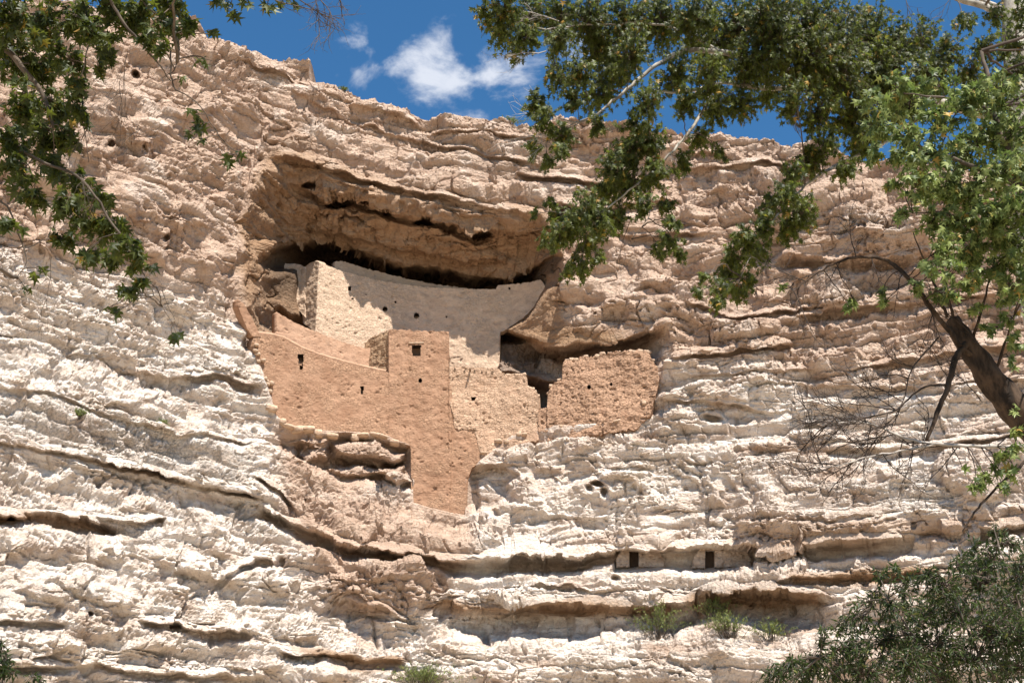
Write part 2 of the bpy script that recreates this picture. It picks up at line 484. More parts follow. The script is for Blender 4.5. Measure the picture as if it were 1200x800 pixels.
# --- the alcove under the great brow
BROW = [(270, 330), (288, 215), (296, 178), (312, 148), (330, 128), (348, 122), (380, 150), (430, 170), (500, 198), (560, 214), (600, 214), (632, 222), (650, 250), (662, 300), (672, 320)]
BACK = [(270, 350), (300, 318), (320, 304), (360, 300), (400, 303), (450, 320), (500, 329), (550, 336), (590, 337), (622, 326), (645, 306), (672, 296)]
BROW_Y = [(270, 65.9), (300, 66.3), (345, 66.9), (400, 67.2), (445, 67.8), (540, 69.1), (600, 69.2), (672, 69.3)]
br = pline(BROW, UW).astype(np.float32); bk = pline(BACK, UW).astype(np.float32); by = pline(BROW_Y, UW).astype(np.float32)
VB = VW + 7.0 * pn(X0 * 0.55, Z0 * 0.55, D * 0.55, 6) + 3.0 * w3
t = (VB - br) / np.maximum(bk - br, 8.0)
back_y = pline([(270, 70), (305, 74.5), (360, 76.5), (450, 77.6), (560, 78.0), (620, 77.4), (660, 73), (672, 71)], U).astype(np.float32)
ceil = by + (back_y - 2.2 - by) * np.clip(t, 0, 1) ** 1.22 + 2.2 * sstep(0.88, 1.0, t)
left_wall = 66.6 + np.maximum(UW - 286, 0) * 0.115 + np.maximum(V - 240, 0) * 0.004
right_wall = 69.6 + np.maximum(668 - UW, 0) * 0.14
alc = np.minimum(np.minimum(ceil, left_wall), right_wall)
in_u = sstep(284, 292, UW) * (1 - sstep(655, 668, UW))
below = 1 - sstep(392, 420, V + 0 * U)
alc_mask = in_u * sstep(-0.03, 0.04, t) * below
D = D * (1 - alc_mask) + np.maximum(alc, D - 0.4) * alc_mask
M_ALC = alc_mask
# a little roof in front of the brow: beds step out
ledge([(330, 98), (400, 128), (450, 150), (520, 168), (600, 186), (640, 190)], 0.45, 12, 0.35, 4, 8, 16)
ledge([(262, 62), (300, 76), (345, 88), (372, 100)], 0.45, 14, 0.3, 4, 8, 14)
ledge([(372, 100), (430, 122), (480, 136), (500, 150)], 0.4, 12, 0.5, 4, 8, 16)
ledge([(500, 152), (600, 158), (660, 166), (760, 172), (860, 176)], 0.35, 10, 0.4, 4, 7, 14)
ledge([(600, 203), (660, 208), (705, 214), (730, 212)], 0.4, 14, 0.9, 5, 10, 16)
ledge([(640, 238), (700, 247), (760, 236), (800, 226)], 0.5, 14, 0.9, 6, 12, 22)
ledge([(790, 196), (900, 190), (960, 206)], 0.35, 14, 0.4, 4, 8, 18)
ledge([(905, 296), (960, 300), (1010, 303), (1060, 300), (1100, 292)], 0.7, 26, 1.3, 15, 19, 28)
ledge([(700, 268), (760, 276), (830, 272), (900, 270)], 0.4, 12, 0.5, 4, 8, 18)
ledge([(800, 352), (860, 372), (900, 366), (960, 360)], 0.35, 12, 0.5, 4, 8, 14)
ledge([(770, 420), (830, 412), (900, 405), (935, 398)], 0.4, 14, 0.8, 5, 9, 14)
ledge([(930, 372), (990, 362), (1070, 352), (1200, 340)], 0.4, 12, 0.6, 5, 10, 18)
ledge([(985, 436), (1040, 425), (1110, 410), (1230, 400)], 0.5, 14, 0.6, 5, 10, 20)
ledge([(870, 452), (940, 446), (1010, 452), (1110, 448), (1230, 440)], 0.3, 12, 0.45, 4, 9, 20)
ledge([(960, 525), (1040, 522), (1110, 520), (1230, 505)], 0.35, 12, 0.6, 5, 12, 22)
ledge([(780, 440), (860, 437), (960, 430)], 0.25, 10, 0.35, 3, 7, 15)
ledge([(770, 475), (840, 470), (920, 480)], 0.25, 10, 0.4, 3, 7, 15)
ledge([(650, 545), (740, 540), (770, 545)], 0.25, 10, 0.6, 4, 9, 16)
ledge([(335, 214), (380, 232), (430, 240), (480, 252), (520, 262), (560, 274), (630, 268)], 0.35, 12, 0.9, 5, 7, 12, 30, False)
ledge([(315, 178), (400, 200), (480, 222), (560, 238), (640, 252)], 0.30, 10, 0.5, 4, 6, 12, 30, False)
ledge([(345, 262), (400, 272), (470, 290), (540, 303), (610, 305)], 0.30, 12, 0.5, 4, 7, 14, 30, False)
for (hu, hv, hw, hh, hd) in ((360, 219, 9, 4, 1.6), (394, 241, 15, 4, 1.8), (452, 249, 8, 4, 1.4), (500, 262, 13, 5, 2.0), (566, 275, 14, 5, 2.2), (425, 238, 7, 3, 1.2), (662, 248, 10, 5, 1.2)):
    D = D + hd * (1 - sstep(0.35, 1.15, np.hypot((UW - hu) / hw, (VW - hv) / hh))).astype(np.float32)
slot = pmask([(304, 306), (314, 290), (345, 286), (400, 290), (470, 312), (520, 322), (520, 334), (440, 326), (395, 312), (345, 310), (322, 318)], 4, 6)
D = D + 2.2 * slot
# --- recess right of the upper wall and its roof
blk = pmask([(587, 388), (610, 372), (640, 336), (664, 318), (690, 330), (700, 398), (640, 404), (600, 394)], 3, 6)
D = D * (1 - blk) + pline([(580, 73.9), (600, 73.2), (640, 71.4), (670, 70.3), (700, 70.1)], U).astype(np.float32) * blk
ledge([(660, 403), (680, 403), (720, 396), (760, 386), (800, 374)], 0.1, 24, 0.0, 4, 5, 6)
rl = pline([(570, 392), (600, 391), (640, 402), (680, 401), (720, 394), (760, 384), (800, 374)], UW).astype(np.float32)
dvr = VW - rl
rmask = sstep(572, 590, U) * (1 - sstep(745, 790, UW)) * sstep(0, 10, dvr)
rec = 74.8 - 1.6 * sstep(12, 45, dvr) + 2.4 * sstep(42, 56, dvr) * (1 - sstep(645, 665, U))
rec = rec - 2.5 * sstep(690, 780, U)
rlow = 1 - sstep(478, 492, V)
D = D * (1 - rmask * rlow) + np.maximum(rec, D) * rmask * rlow
# --- rock behind and around the dwelling walls
wall_poly = FRONT_TOP + FRONT_BOT[::-1]
wy = PL_FRONT(U, V).astype(np.float32)
sdw = poly_sd(wall_poly, U, V)
hug = sstep(-30, -8, sdw).astype(np.float32)
D = D * (1 - hug) + np.maximum(D, wy - 0.22 + 0.20 * sstep(555, 580, U).astype(np.float32)) * hug
mw = sstep(1.5, 7, sdw).astype(np.float32)
D = D * (1 - mw) + np.maximum(D, wy + 0.9) * mw
M_WALL = sstep(-12, 2, sdw).astype(np.float32)
zone = poly_sd([(300, 395), (322, 490), (330, 592), (480, 600), (548, 608), (620, 604), (700, 560), (775, 490), (770, 430), (590, 440), (450, 440)], U, V)
mz = sstep(-30, 20, zone).astype(np.float32) * (1 - mw)
grow = np.clip((V - pline(FRONT_BOT, U)) / 90.0, 0, 1).astype(np.float32)
D = D * (1 - mz) + np.maximum(D, wy - 0.15 - 1.0 * grow) * mz
# behind the set-back walls
mu = (sstep(318, 330, U) * (1 - sstep(580, 588, U)) * sstep(-10, 4, V - pline([(318, 372), (352, 330), (372, 318), (450, 340), (590, 350)], U)) * (1 - sstep(436, 445, V))).astype(np.float32)
D = D * (1 - mu) + np.maximum(D, np.maximum(PL_UPPER(U, V), PL_SETBACK(U, V)) + 1.6) * mu
# shaded rock lump left of the upper wall
lump = pmask([(302, 318), (330, 309), (352, 312), (358, 380), (335, 376), (308, 352)], 6, 12)
D = D * (1 - lump) + np.minimum(D, 70.2 + (U - 302) * 0.035) * lump
# --- boulder niche under the front wall, niche right of the tower
niche = pmask([(348, 518), (400, 508), (482, 522), (481, 572), (430, 570), (385, 560), (352, 535)], 4, 8)
D = D + 1.1 * niche
for poly, a in (([(352, 512), (384, 512), (388, 538), (360, 540)], 1.1), ([(388, 518), (440, 516), (478, 530), (474, 542), (420, 540), (392, 536)], 1.5), ([(384, 544), (430, 542), (452, 552), (425, 562), (390, 556)], 1.0), ([(436, 542), (476, 544), (480, 564), (462, 570), (440, 556)], 1.7)):
    bulge(poly, 2, 6, a)
ledge([(390, 536), (430, 541), (478, 540)], 0.1, 6, 0.9, 3, 5, 9, 8)
n2 = pmask([(546, 549), (572, 546), (592, 545), (606, 554), (598, 566), (603, 580), (590, 590), (575, 600), (556, 601), (544, 590)], 4, 8)
D = D + (0.95 + 0.5 * w2) * n2
ledge([(546, 546), (580, 544), (612, 552)], 0.3, 12, 0.4, 4, 8, 14, 8)
bulge([(604, 556), (622, 552), (640, 575), (640, 598), (600, 600)], 4, 6, 0.4)
# --- main bedding crevices
ledge([(300, 592), (340, 610), (380, 628), (410, 640), (440, 644), (480, 648), (520, 655), (560, 656), (600, 655), (640, 657), (680, 655), (712, 646), (740, 642), (770, 645), (800, 650), (830, 646), (870, 650), (900, 650), (960, 640), (1020, 637), (1080, 635), (1140, 625), (1230, 606)], 0.55, 24, 1.2, 8, 10, 15, thin=False)
ledge([(-25, 512), (40, 522), (90, 534), (150, 546), (200, 560), (250, 572), (310, 584)], 0.7, 26, 0.9, 4, 6, 11)
ledge([(-25, 452), (30, 456), (90, 470), (150, 488), (210, 505), (300, 520)], 0.25, 10, 0.5, 4, 9, 18)
ledge([(60, 408), (110, 414), (150, 432), (200, 442), (260, 440), (310, 452)], 0.4, 12, 0.7, 5, 12, 24)
ledge([(-25, 388), (40, 392), (110, 405)], 0.4, 12, 0.6, 5, 10, 18)
ledge([(-25, 602), (30, 602), (80, 604), (120, 614), (150, 622)], 0.7, 16, 1.4, 9, 20, 30)
ledge([(115, 606), (160, 612), (185, 608), (196, 606)], 0.2, 10, 0.9, 5, 22, 34, 8)
ledge([(180, 660), (215, 668), (255, 676), (300, 655), (330, 655)], 0.5, 12, 1.0, 6, 12, 20)
ledge([(-25, 724), (40, 728), (85, 726)], 0.4, 10, 0.8, 5, 9, 15)
ledge([(160, 726), (190, 730), (240, 740), (300, 742)], 0.5, 12, 0.9, 5, 12, 20)
ledge([(-25, 782), (60, 780), (120, 778), (160, 786), (320, 794)], 0.5, 10, 0.9, 5, 9, 15)
ledge([(320, 762), (370, 770), (420, 764), (480, 772)], 0.5, 12, 1.3, 7, 16, 28)
ledge([(395, 705), (440, 712), (470, 720)], 0.4, 10, 0.9, 5, 10, 18)
ledge([(505, 706), (560, 711), (620, 708), (700, 707), (760, 705), (830, 706)], 0.6, 12, 1.15, 10, 22, 42, 30, False)
ledge([(800, 700), (850, 692), (900, 694), (950, 697), (985, 700)], 0.7, 14, 1.5, 12, 24, 42, 55, False)
ledge([(900, 680), (950, 676), (1010, 674), (1080, 670), (1200, 660)], 0.4, 8, 0.7, 6, 12, 18)
ledge([(520, 680), (580, 684), (640, 682), (700, 688)], 0.25, 8, 0.4, 3, 7, 13)
ledge([(300, 552), (330, 575), (350, 592)], 0.3, 10, 0.7, 4, 8, 14, 8)
# the fold where the left face meets the alcove side
fu = pline([(180, 287), (360, 284), (480, 318), (560, 326), (610, 345), (650, 395), (700, 450), (760, 520)], VW)
D = D + 0.5 * np.exp(-((UW - fu) / 6.0) ** 2) * sstep(500, 560, V) * (1 - sstep(640, 720, V))
# side face of the great spur at mid right
ledge([(850, 470), (875, 474), (910, 484)], 0.2, 8, 0.4, 3, 6, 12, 8)
bulge([(868, 580), (900, 560), (925, 600), (930, 640), (895, 650), (860, 640)], 6, 10, 0.6)

# blocks and knobs standing proud of the face
rb = random.Random(77)
KNOBS = [(20, 640, 40, 26, .9), (72, 640, 30, 24, .9), (112, 650, 42, 30, 1.1), (150, 640, 18, 26, .7), (186, 650, 34, 22, .6), (226, 662, 50, 32, 1.0), (274, 676, 34, 26, .9), (322, 680, 40, 38, 1.0), (262, 645, 30, 18, .6), (205, 690, 40, 24, .7), (130, 700, 70, 30, .6), (60, 690, 80, 34, .7), (350, 740, 60, 34, .8), (280, 735, 60, 24, .6), (170, 760, 80, 30, .7), (60, 755, 90, 24, .6), (300, 780, 70, 20, .6), (400, 790, 50, 24, .6),
         (40, 425, 60, 26, .5), (150, 465, 60, 26, .6), (260, 480, 50, 24, .5), (60, 560, 60, 22, .5), (160, 590, 60, 24, .6), (250, 620, 60, 24, .6),
         (640, 545, 50, 20, .5), (690, 520, 40, 22, .5), (745, 515, 34, 18, .5), (720, 552, 50, 18, .5), (800, 490, 60, 24, .5), (840, 540, 60, 30, .5), (900, 520, 50, 24, .5), (980, 470, 70, 24, .5), (1050, 550, 60, 24, .5), (1150, 580, 70, 26, .5), (600, 590, 40, 18, .4), (690, 600, 70, 24, .5), (790, 590, 60, 24, .5),
         (940, 318, 30, 26, .9), (1070, 310, 26, 20, .8), (900, 345, 60, 34, .8), (975, 350, 60, 30, .7), (840, 375, 60, 26, .6), (930, 372, 44, 16, .6), (720, 350, 50, 34, .7), (770, 330, 44, 26, .7), (690, 360, 40, 26, .6), (800, 255, 60, 40, .6), (1010, 250, 100, 50, .6), (720, 235, 60, 16, .5), (860, 220, 70, 24, .5),
         (60, 280, 60, 40, .7), (140, 240, 70, 50, .8), (220, 250, 60, 50, .7), (170, 150, 70, 50, .7), (230, 120, 50, 44, .8), (100, 170, 60, 40, .7), (250, 300, 40, 40, .6), (180, 300, 50, 30, .6), (250, 60, 40, 30, .7), (330, 78, 60, 14, .5), (430, 118, 50, 16, .6), (470, 128, 40, 12, .5)]
for (bu, bv_, bw, bh, ba) in KNOBS:
    k_ = rb.randint(5, 7); ph = rb.random() * 6.28
    bulge([(bu + bw * 0.5 * rb.uniform(0.75, 1.15) * math.cos(ph + 6.283 * i / k_), bv_ + bh * 0.5 * rb.uniform(0.75, 1.15) * math.sin(ph + 6.283 * i / k_)) for i in range(k_)], 2.5, min(9, bh * 0.35), ba * 0.75)
for (hu, hv, hw, hh, hd) in ((162, 85, 5, 5, 1.0), (175, 170, 5, 5, .9), (132, 168, 4, 6, .9), (105, 720, 4, 3, .8), (205, 735, 9, 4, 1.0), (200, 275, 5, 4, .8), (700, 566, 9, 4, 1.0), (708, 575, 6, 6, .8), (690, 572, 5, 5, .7), (834, 490, 14, 5, .8), (720, 675, 6, 4, .6), (865, 672, 5, 4, .6), (950, 497, 10, 4, .6), (15, 606, 6, 5, .8), (330, 658, 6, 6, .8), (580, 602, 8, 5, .6)):
    D = D + hd * (1 - sstep(0.35, 1.2, np.hypot((UW - hu) / hw, (VW - hv) / hh))).astype(np.float32)
mg = sstep(-3, 4, poly_sd([(720, 643), (884, 645), (884, 667), (720, 667)], U, V)).astype(np.float32)
D = D * (1 - mg) + np.maximum(D, 69.9 - (U - 720) * 0.008 + 0 * D) * mg
# --- beds and lumps in world space, pushed along the surface normal
Ds = D.copy()
for _ in range(3):
    for ax in (0, 1):
        c = np.cumsum(np.pad(Ds, [(6, 6) if a == ax else (0, 0) for a in (0, 1)], mode="edge"), axis=ax, dtype=np.float64)
        n_ = Ds.shape[ax]
        Ds = ((np.take(c, np.arange(12, n_ + 12), ax) - np.take(c, np.arange(0, n_), ax)) / 12.0).astype(np.float32)
PX, PY, PZ = kx * Ds, Ds, EYE + kz * Ds
def _d(a, ax): return np.gradient(a, axis=ax)
ax_, ay_, az_ = _d(PX, 1), _d(PY, 1), _d(PZ, 1)
bx_, by_, bz_ = _d(PX, 0), _d(PY, 0), _d(PZ, 0)
nx = ay_ * bz_ - az_ * by_; ny = az_ * bx_ - ax_ * bz_; nz = ax_ * by_ - ay_ * bx_
ln = np.sqrt(nx * nx + ny * ny + nz * nz) + 1e-9
sg = np.where(ny > 0, -1.0, 1.0)
nx, ny, nz = nx / ln * sg, ny / ln * sg, nz / ln * sg
PX, PY, PZ = kx * D, D, EYE + kz * D

# colour regions of the rock, plus painted shade at the alcove's back
TANLINE = [(-700, 270), (0, 285), (150, 325), (265, 352), (290, 400), (325, 470), (340, 560), (400, 600), (560, 520), (640, 470), (770, 400), (800, 432), (900, 425), (960, 452), (1100, 440), (1200, 448), (1900, 450)]
tl = pline(TANLINE, U)
tan = 1 - sstep(-24, 24, VW - tl + 14 * w1)
dirt = pmask([(320, 480), (350, 510), (480, 520), (560, 520), (560, 640), (500, 720), (420, 730), (380, 690), (330, 600)], 14, 20)
dirt2 = pmask([(860, 590), (950, 600), (1100, 600), (1230, 580), (1230, 612), (1100, 640), (880, 655), (840, 640)], 8, 14)
cream = 0.34 * sstep(560, 800, UW) * sstep(-0.4, 0.5, w1) + 0.42 * sstep(0.1, 0.5, pn(PX * 0.5, PY * 0.5, PZ * 1.6, 71)) + 0.35 * sstep(0.25, 0.6, pn(PX * 0.13, PY * 0.13, PZ * 1.1, 72))
wash = sstep(-34, 2, sdw) * sstep(545, 575, U) * np.clip(0.75 + 1.1 * w2 + 0.5 * w3, 0, 1)
wash = np.maximum(wash, 0.55 * pmask([(560, 500), (700, 485), (760, 470), (740, 530), (650, 560), (580, 545)], 22, 22) * np.clip(0.6 + 0.9 * w2, 0, 1))
dirt = dirt * (1 - 0.6 * pmask([(350, 540), (400, 545), (482, 560), (482, 590), (380, 580)], 10, 12))
tan = np.maximum(tan, 0.9 * wash)
tan = np.clip(np.maximum(np.maximum(np.maximum(tan, cream), 1.0 * dirt), 0.65 * dirt2) * (1 - 0.35 * sstep(0.15, 0.6, w2)), 0, 1)
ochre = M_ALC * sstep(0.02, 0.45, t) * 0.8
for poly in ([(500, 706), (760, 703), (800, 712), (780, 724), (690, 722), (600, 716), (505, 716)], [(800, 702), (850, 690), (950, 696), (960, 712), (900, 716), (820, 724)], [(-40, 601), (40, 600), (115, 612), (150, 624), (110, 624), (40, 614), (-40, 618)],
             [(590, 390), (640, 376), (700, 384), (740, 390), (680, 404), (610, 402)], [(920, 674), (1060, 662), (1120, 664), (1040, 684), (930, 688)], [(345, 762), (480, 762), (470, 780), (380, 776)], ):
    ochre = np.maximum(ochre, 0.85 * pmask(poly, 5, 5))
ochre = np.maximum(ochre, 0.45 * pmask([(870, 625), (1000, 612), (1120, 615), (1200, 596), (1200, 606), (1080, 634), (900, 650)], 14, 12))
gl = [([(-40, 460), (110, 470), (300, 530), (322, 575), (200, 560), (60, 520), (-40, 500)], 0.9), ([(100, 600), (190, 600), (190, 645), (120, 630)], 0.8), ([(-40, 690), (110, 680), (120, 700), (-40, 720)], 0.7), ([(560, 698), (765, 697), (765, 706), (560, 708)], 0.7), ([(800, 682), (960, 686), (960, 698), (800, 704)], 0.7),
      ([(180, 415), (320, 440), (320, 470), (200, 450)], 0.6), ([(950, 560), (1110, 555), (1110, 600), (960, 590)], 0.5), ([(960, 240), (1090, 245), (1060, 290), (980, 285)], 0.5), ([(480, 150), (640, 165), (640, 215), (560, 210)], 0.5), ([(680, 745), (860, 750), (860, 800), (690, 800)], 0.5), ([(-40, 390), (110, 400), (110, 425), (-40, 410)], 0.6)]
grey = 0.22 * sstep(-0.1, 0.5, w1)
for poly, a in gl:
    grey = np.maximum(grey, a * pmask(poly, 12, 14))
soot_shade = np.clip(M_ALC * sstep(0.84, 1.0, t) * (1 - sstep(1.15, 1.4, t)) * sstep(300, 325, U), 0, 1) * 0.8  # soot together with painted gap shade along the back of the alcove
soot_shade = np.maximum(soot_shade, 0.6 * rmask * rlow * sstep(-20, 6, 630 - U) * sstep(0, 14, dvr))  # same dark colour stands in for shade in the right-hand recess

calm = (1 - 0.10 * M_ALC) * (1 - 0.7 * M_ALC * sstep(0.78, 0.95, t))
calm = calm * (1 - 0.65 * M_WALL) * (1 - 0.7 * mg) * (1 - 0.6 * mu)
s = PZ + 0.03 * PX + 0.35 * w1 + 0.22 * w2
rngb = np.random.default_rng(11)


def beds(s, lo, hi, seed):
    r = np.random.default_rng(seed)
    b = np.cumsum(r.uniform(lo, hi, 400)) - 5.0
    i = np.clip(np.searchsorted(b, s) - 1, 0, len(b) - 2)
    tb = (s - b[i]) / (b[i + 1] - b[i])
    off = pn(PX * 0.16 + i * 3.7, PY * 0.16, (i % 97) * 1.31, seed)
    prof = off * 0.55 + 0.5 * np.sqrt(np.clip(1 - (2 * tb - 1.15) ** 2 / 1.4, 0, 1)) - 0.5 * np.clip(1 - tb / 0.16, 0, 1)
    return prof.astype(np.float32)


white_side = 1 - tan
rv = sstep(-0.35, 0.45, pn(PX * 0.17, PY * 0.17, PZ * 0.30, 51) + 0.35 * w2)          # rough and smooth stretches
rv2 = sstep(-0.3, 0.4, pn(PX * 0.24, PY * 0.24, PZ * 0.5, 52))
arc = np.cumsum(np.concatenate([[0], np.hypot(np.diff(PX[NROW // 2]), np.diff(pline(YB, us)))]))[None, :] + 0 * V


def hsh(i, j, k):
    x = np.sin(i * 127.1 + j * 311.7 + k * 74.7) * 43758.5453
    return (x - np.floor(x)).astype(np.float32)


def blocks(size, tall, seed, warp, crack):
    """broken rock: cells with their own offset and tilt"""
    qa = (arc + warp * (w1 * 1.6 + w2 * 0.8) + 0.25 * warp * w3) / size
    qz = (s + 0.5 * warp * pn(arc * 0.35, PZ * 0.35, PY * 0.1, seed) + 0.2 * warp * w3) / (size * tall)
    iz = np.floor(qz); qa = qa + hsh(iz, iz * 0, seed) * 3.0 + (qz - iz) * (hsh(iz, iz * 0, seed + 5) - 0.5) * 0.7
    ia = np.floor(qa); fa, fz = qa - ia, qz - iz
    r0, r1, r2 = hsh(ia, iz, seed + 1), hsh(ia, iz, seed + 2), hsh(ia, iz, seed + 3)
    e = np.minimum(np.minimum(fa, 1 - fa) * 1.0, np.minimum(fz, 1 - fz) * tall)
    hh = (r0 - 0.5) * 1.0 + (fa - 0.5) * (r1 - 0.5) * 1.3 + (fz - 0.5) * (r2 - 0.25) * 1.2
    return (hh * (0.35 + 0.65 * sstep(0.0, 0.10, e)) - crack * (1 - sstep(0.0, 0.07, e)) * (r1 > 0.35)).astype(np.float32)


h = 0.16 * beds(s + 0.05 * w3, 0.10, 0.30, 23) * white_side * (0.2 + rv)
h += 0.62 * beds(s, 0.9, 3.0, 21) * (0.55 + 0.45 * white_side)
h += 0.22 * beds(s + 0.1 * w3, 0.25, 0.75, 22) * (0.3 + 0.7 * white_side) * (0.15 + 1.1 * rv2)
bill = lambda f, sd_, sq=1.0: np.abs(pn(PX * f, PY * f, PZ * f * sq, sd_))
h += 1.0 * blocks(6.5, 0.5, 64, 1.4, 0.25) * (0.5 + 0.5 * rv2)
h += 0.70 * blocks(3.2, 0.5, 61, 0.9, 0.30) * (0.45 + 0.6 * rv)
h += 0.36 * blocks(1.35, 0.6, 62, 0.5, 0.30) * (0.25 + 0.9 * (1 - rv2))
h += 0.15 * blocks(0.55, 0.65, 63, 0.25, 0.20) * (0.2 + 0.9 * rv)
h += (0.75 * bill(0.26, 31, 1.3) + 0.30 * w2) * (0.5 + 0.6 * tan)
hs = 0.0
hs += 0.30 * bill(0.75, 32, 1.4) * (0.25 + 0.35 * tan + 0.4 * rv)
hs += 0.14 * bill(1.7, 33, 1.5) * (0.15 + 1.0 * rv)
hs += 0.10 * bill(3.6, 34, 1.4) * (0.2 + 1.0 * rv2)
hs += 0.055 * bill(7.5, 35, 1.3) * (0.3 + 1.0 * rv)
pit = pn(PX * 1.35, PY * 1.35, PZ * 1.9, 36)
hs -= 0.55 * sstep(0.45, 0.68, pit) * (0.1 + 0.8 * rv2)
pit2 = pn(PX * 4.2, PY * 4.2, PZ * 5.0, 37)
hs -= 0.22 * sstep(0.22, 0.52, pit2) * (0.25 + 0.9 * rv)
hs -= 0.26 * sstep(0.40, 0.62, pn(PX * 2.4, PY * 2.4, PZ * 3.0, 38)) * (0.2 + 0.9 * (1 - rv2))
flat = sstep(0.02, 0.34, pn(PX * 0.30, PY * 0.30, PZ * 0.75, 81) + 0.25 * w2)      # planar faces between the broken stretches
hs = hs * (1 - 0.78 * flat)
h = h + hs
gD = np.hypot(np.gradient(D, axis=1), np.gradient(D, axis=0))
for _ in range(4):
    gD[1:-1] = np.maximum(np.maximum(gD[:-2], gD[2:]), gD[1:-1])
h = (h - 0.55) * calm * np.maximum(0.40, 1 / (1 + (gD / 0.22) ** 2))
# cracks across the ceiling
ck = np.abs(pn(PX * 0.35, PY * 0.5, PZ * 0.9, 41) + 0.25 * w2)
h -= M_ALC * (0.55 * (1 - sstep(0.0, 0.05, ck)) * sstep(-0.1, 0.25, pn(PX * 0.3, PZ * 0.3, seed=43)) + 0.12 * bill(1.2, 44) - 0.1)
# the rim stays where it is
PX = PX + nx * h; PY = PY + ny * h; PZ = PZ + nz * h

P = np.stack([PX, PY, PZ], -1).astype(np.float32)
top = P[0]
back = []
for dy, dz in ((90, -3.0), (40, -1.2), (18, -0.2), (7, 0.1), (2.6, 0.15), (0.8, 0.12), (0.25, 0.05)):
    q = top.copy(); q[:, 1] += dy; q[:, 2] += dz + (0.4 * pn(q[:, 0] * 0.4, q[:, 1] * 0.4) if dy < 20 else 0); back.append(q)
low = []
bot = P[-1]
for k in range(1, 31):
    f = k / 30.0
    q = bot.copy(); q[:, 2] = bot[:, 2] * (1 - f) - 0.6 * f
    q[:, 1] = bot[:, 1] - 0.9 * f - 3.5 * f ** 4 + 0.6 * min(1, 6 * f) * pn(q[:, 0] * 0.5, q[:, 2] * 0.9, q[:, 1] * 0.2)
    low.append(q)
P = np.concatenate([np.array(back), P, np.array(low)], 0)
nr, nc = P.shape[:2]


def ext(a):
    return np.concatenate([np.repeat(a[:1], len(back), 0), a, np.repeat(a[-1:], len(low), 0)], 0)


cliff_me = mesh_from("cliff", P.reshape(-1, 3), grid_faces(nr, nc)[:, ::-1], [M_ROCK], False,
                     {"tan": ext(tan), "ochre": ext(ochre), "grey": ext(grey), "soot_shade": ext(soot_shade)})
cliff = link("cliff", cliff_me, kind="structure", label="tall layered limestone cliff with a deep overhung alcove")
PV = P[len(back):len(back) + NROW]                     # the visible sheet, for setting plants on it


def on_cliff(u, v):
    c = int(np.argmin(np.abs(us - u)))
    col = PV[:, c]
    kz_ = (col[:, 2] - EYE) / col[:, 1]
    i = int(np.argmin(np.abs(kz_ - float(ray(u, v)[1]))))
    return Vector(col[i].tolist())


# ------------------------------------------------------------------ valley floor
gx = np.concatenate([-np.geomspace(6000, 60, 12), np.linspace(-50, 50, 61), np.geomspace(60, 6000, 12)])
gyy = np.concatenate([-np.geomspace(6000, 20, 12), np.linspace(-15, 75, 55), np.geomspace(80, 6000, 10)])
XX, YY = np.meshgrid(gx, gyy)
ZZ = 0.25 * pn(XX * 0.12, YY * 0.12) * (np.abs(XX) < 55) + 0.06 * pn(XX * 0.7, YY * 0.7)
ground = link("ground", mesh_from("ground", np.stack([XX, YY, ZZ], -1).reshape(-1, 3), grid_faces(*XX.shape), [M_GROUND]), kind="structure", label="dry stony valley floor below the cliff")

# ------------------------------------------------------------------ the cliff dwelling
castle = thing("cliff_dwelling", "five-storey mud and stone cliff dwelling set in the alcove of the cliff", "dwelling", loc=tuple(at(470, 600, 71.2)))
castle_inv = Matrix.Translation(-castle.location)


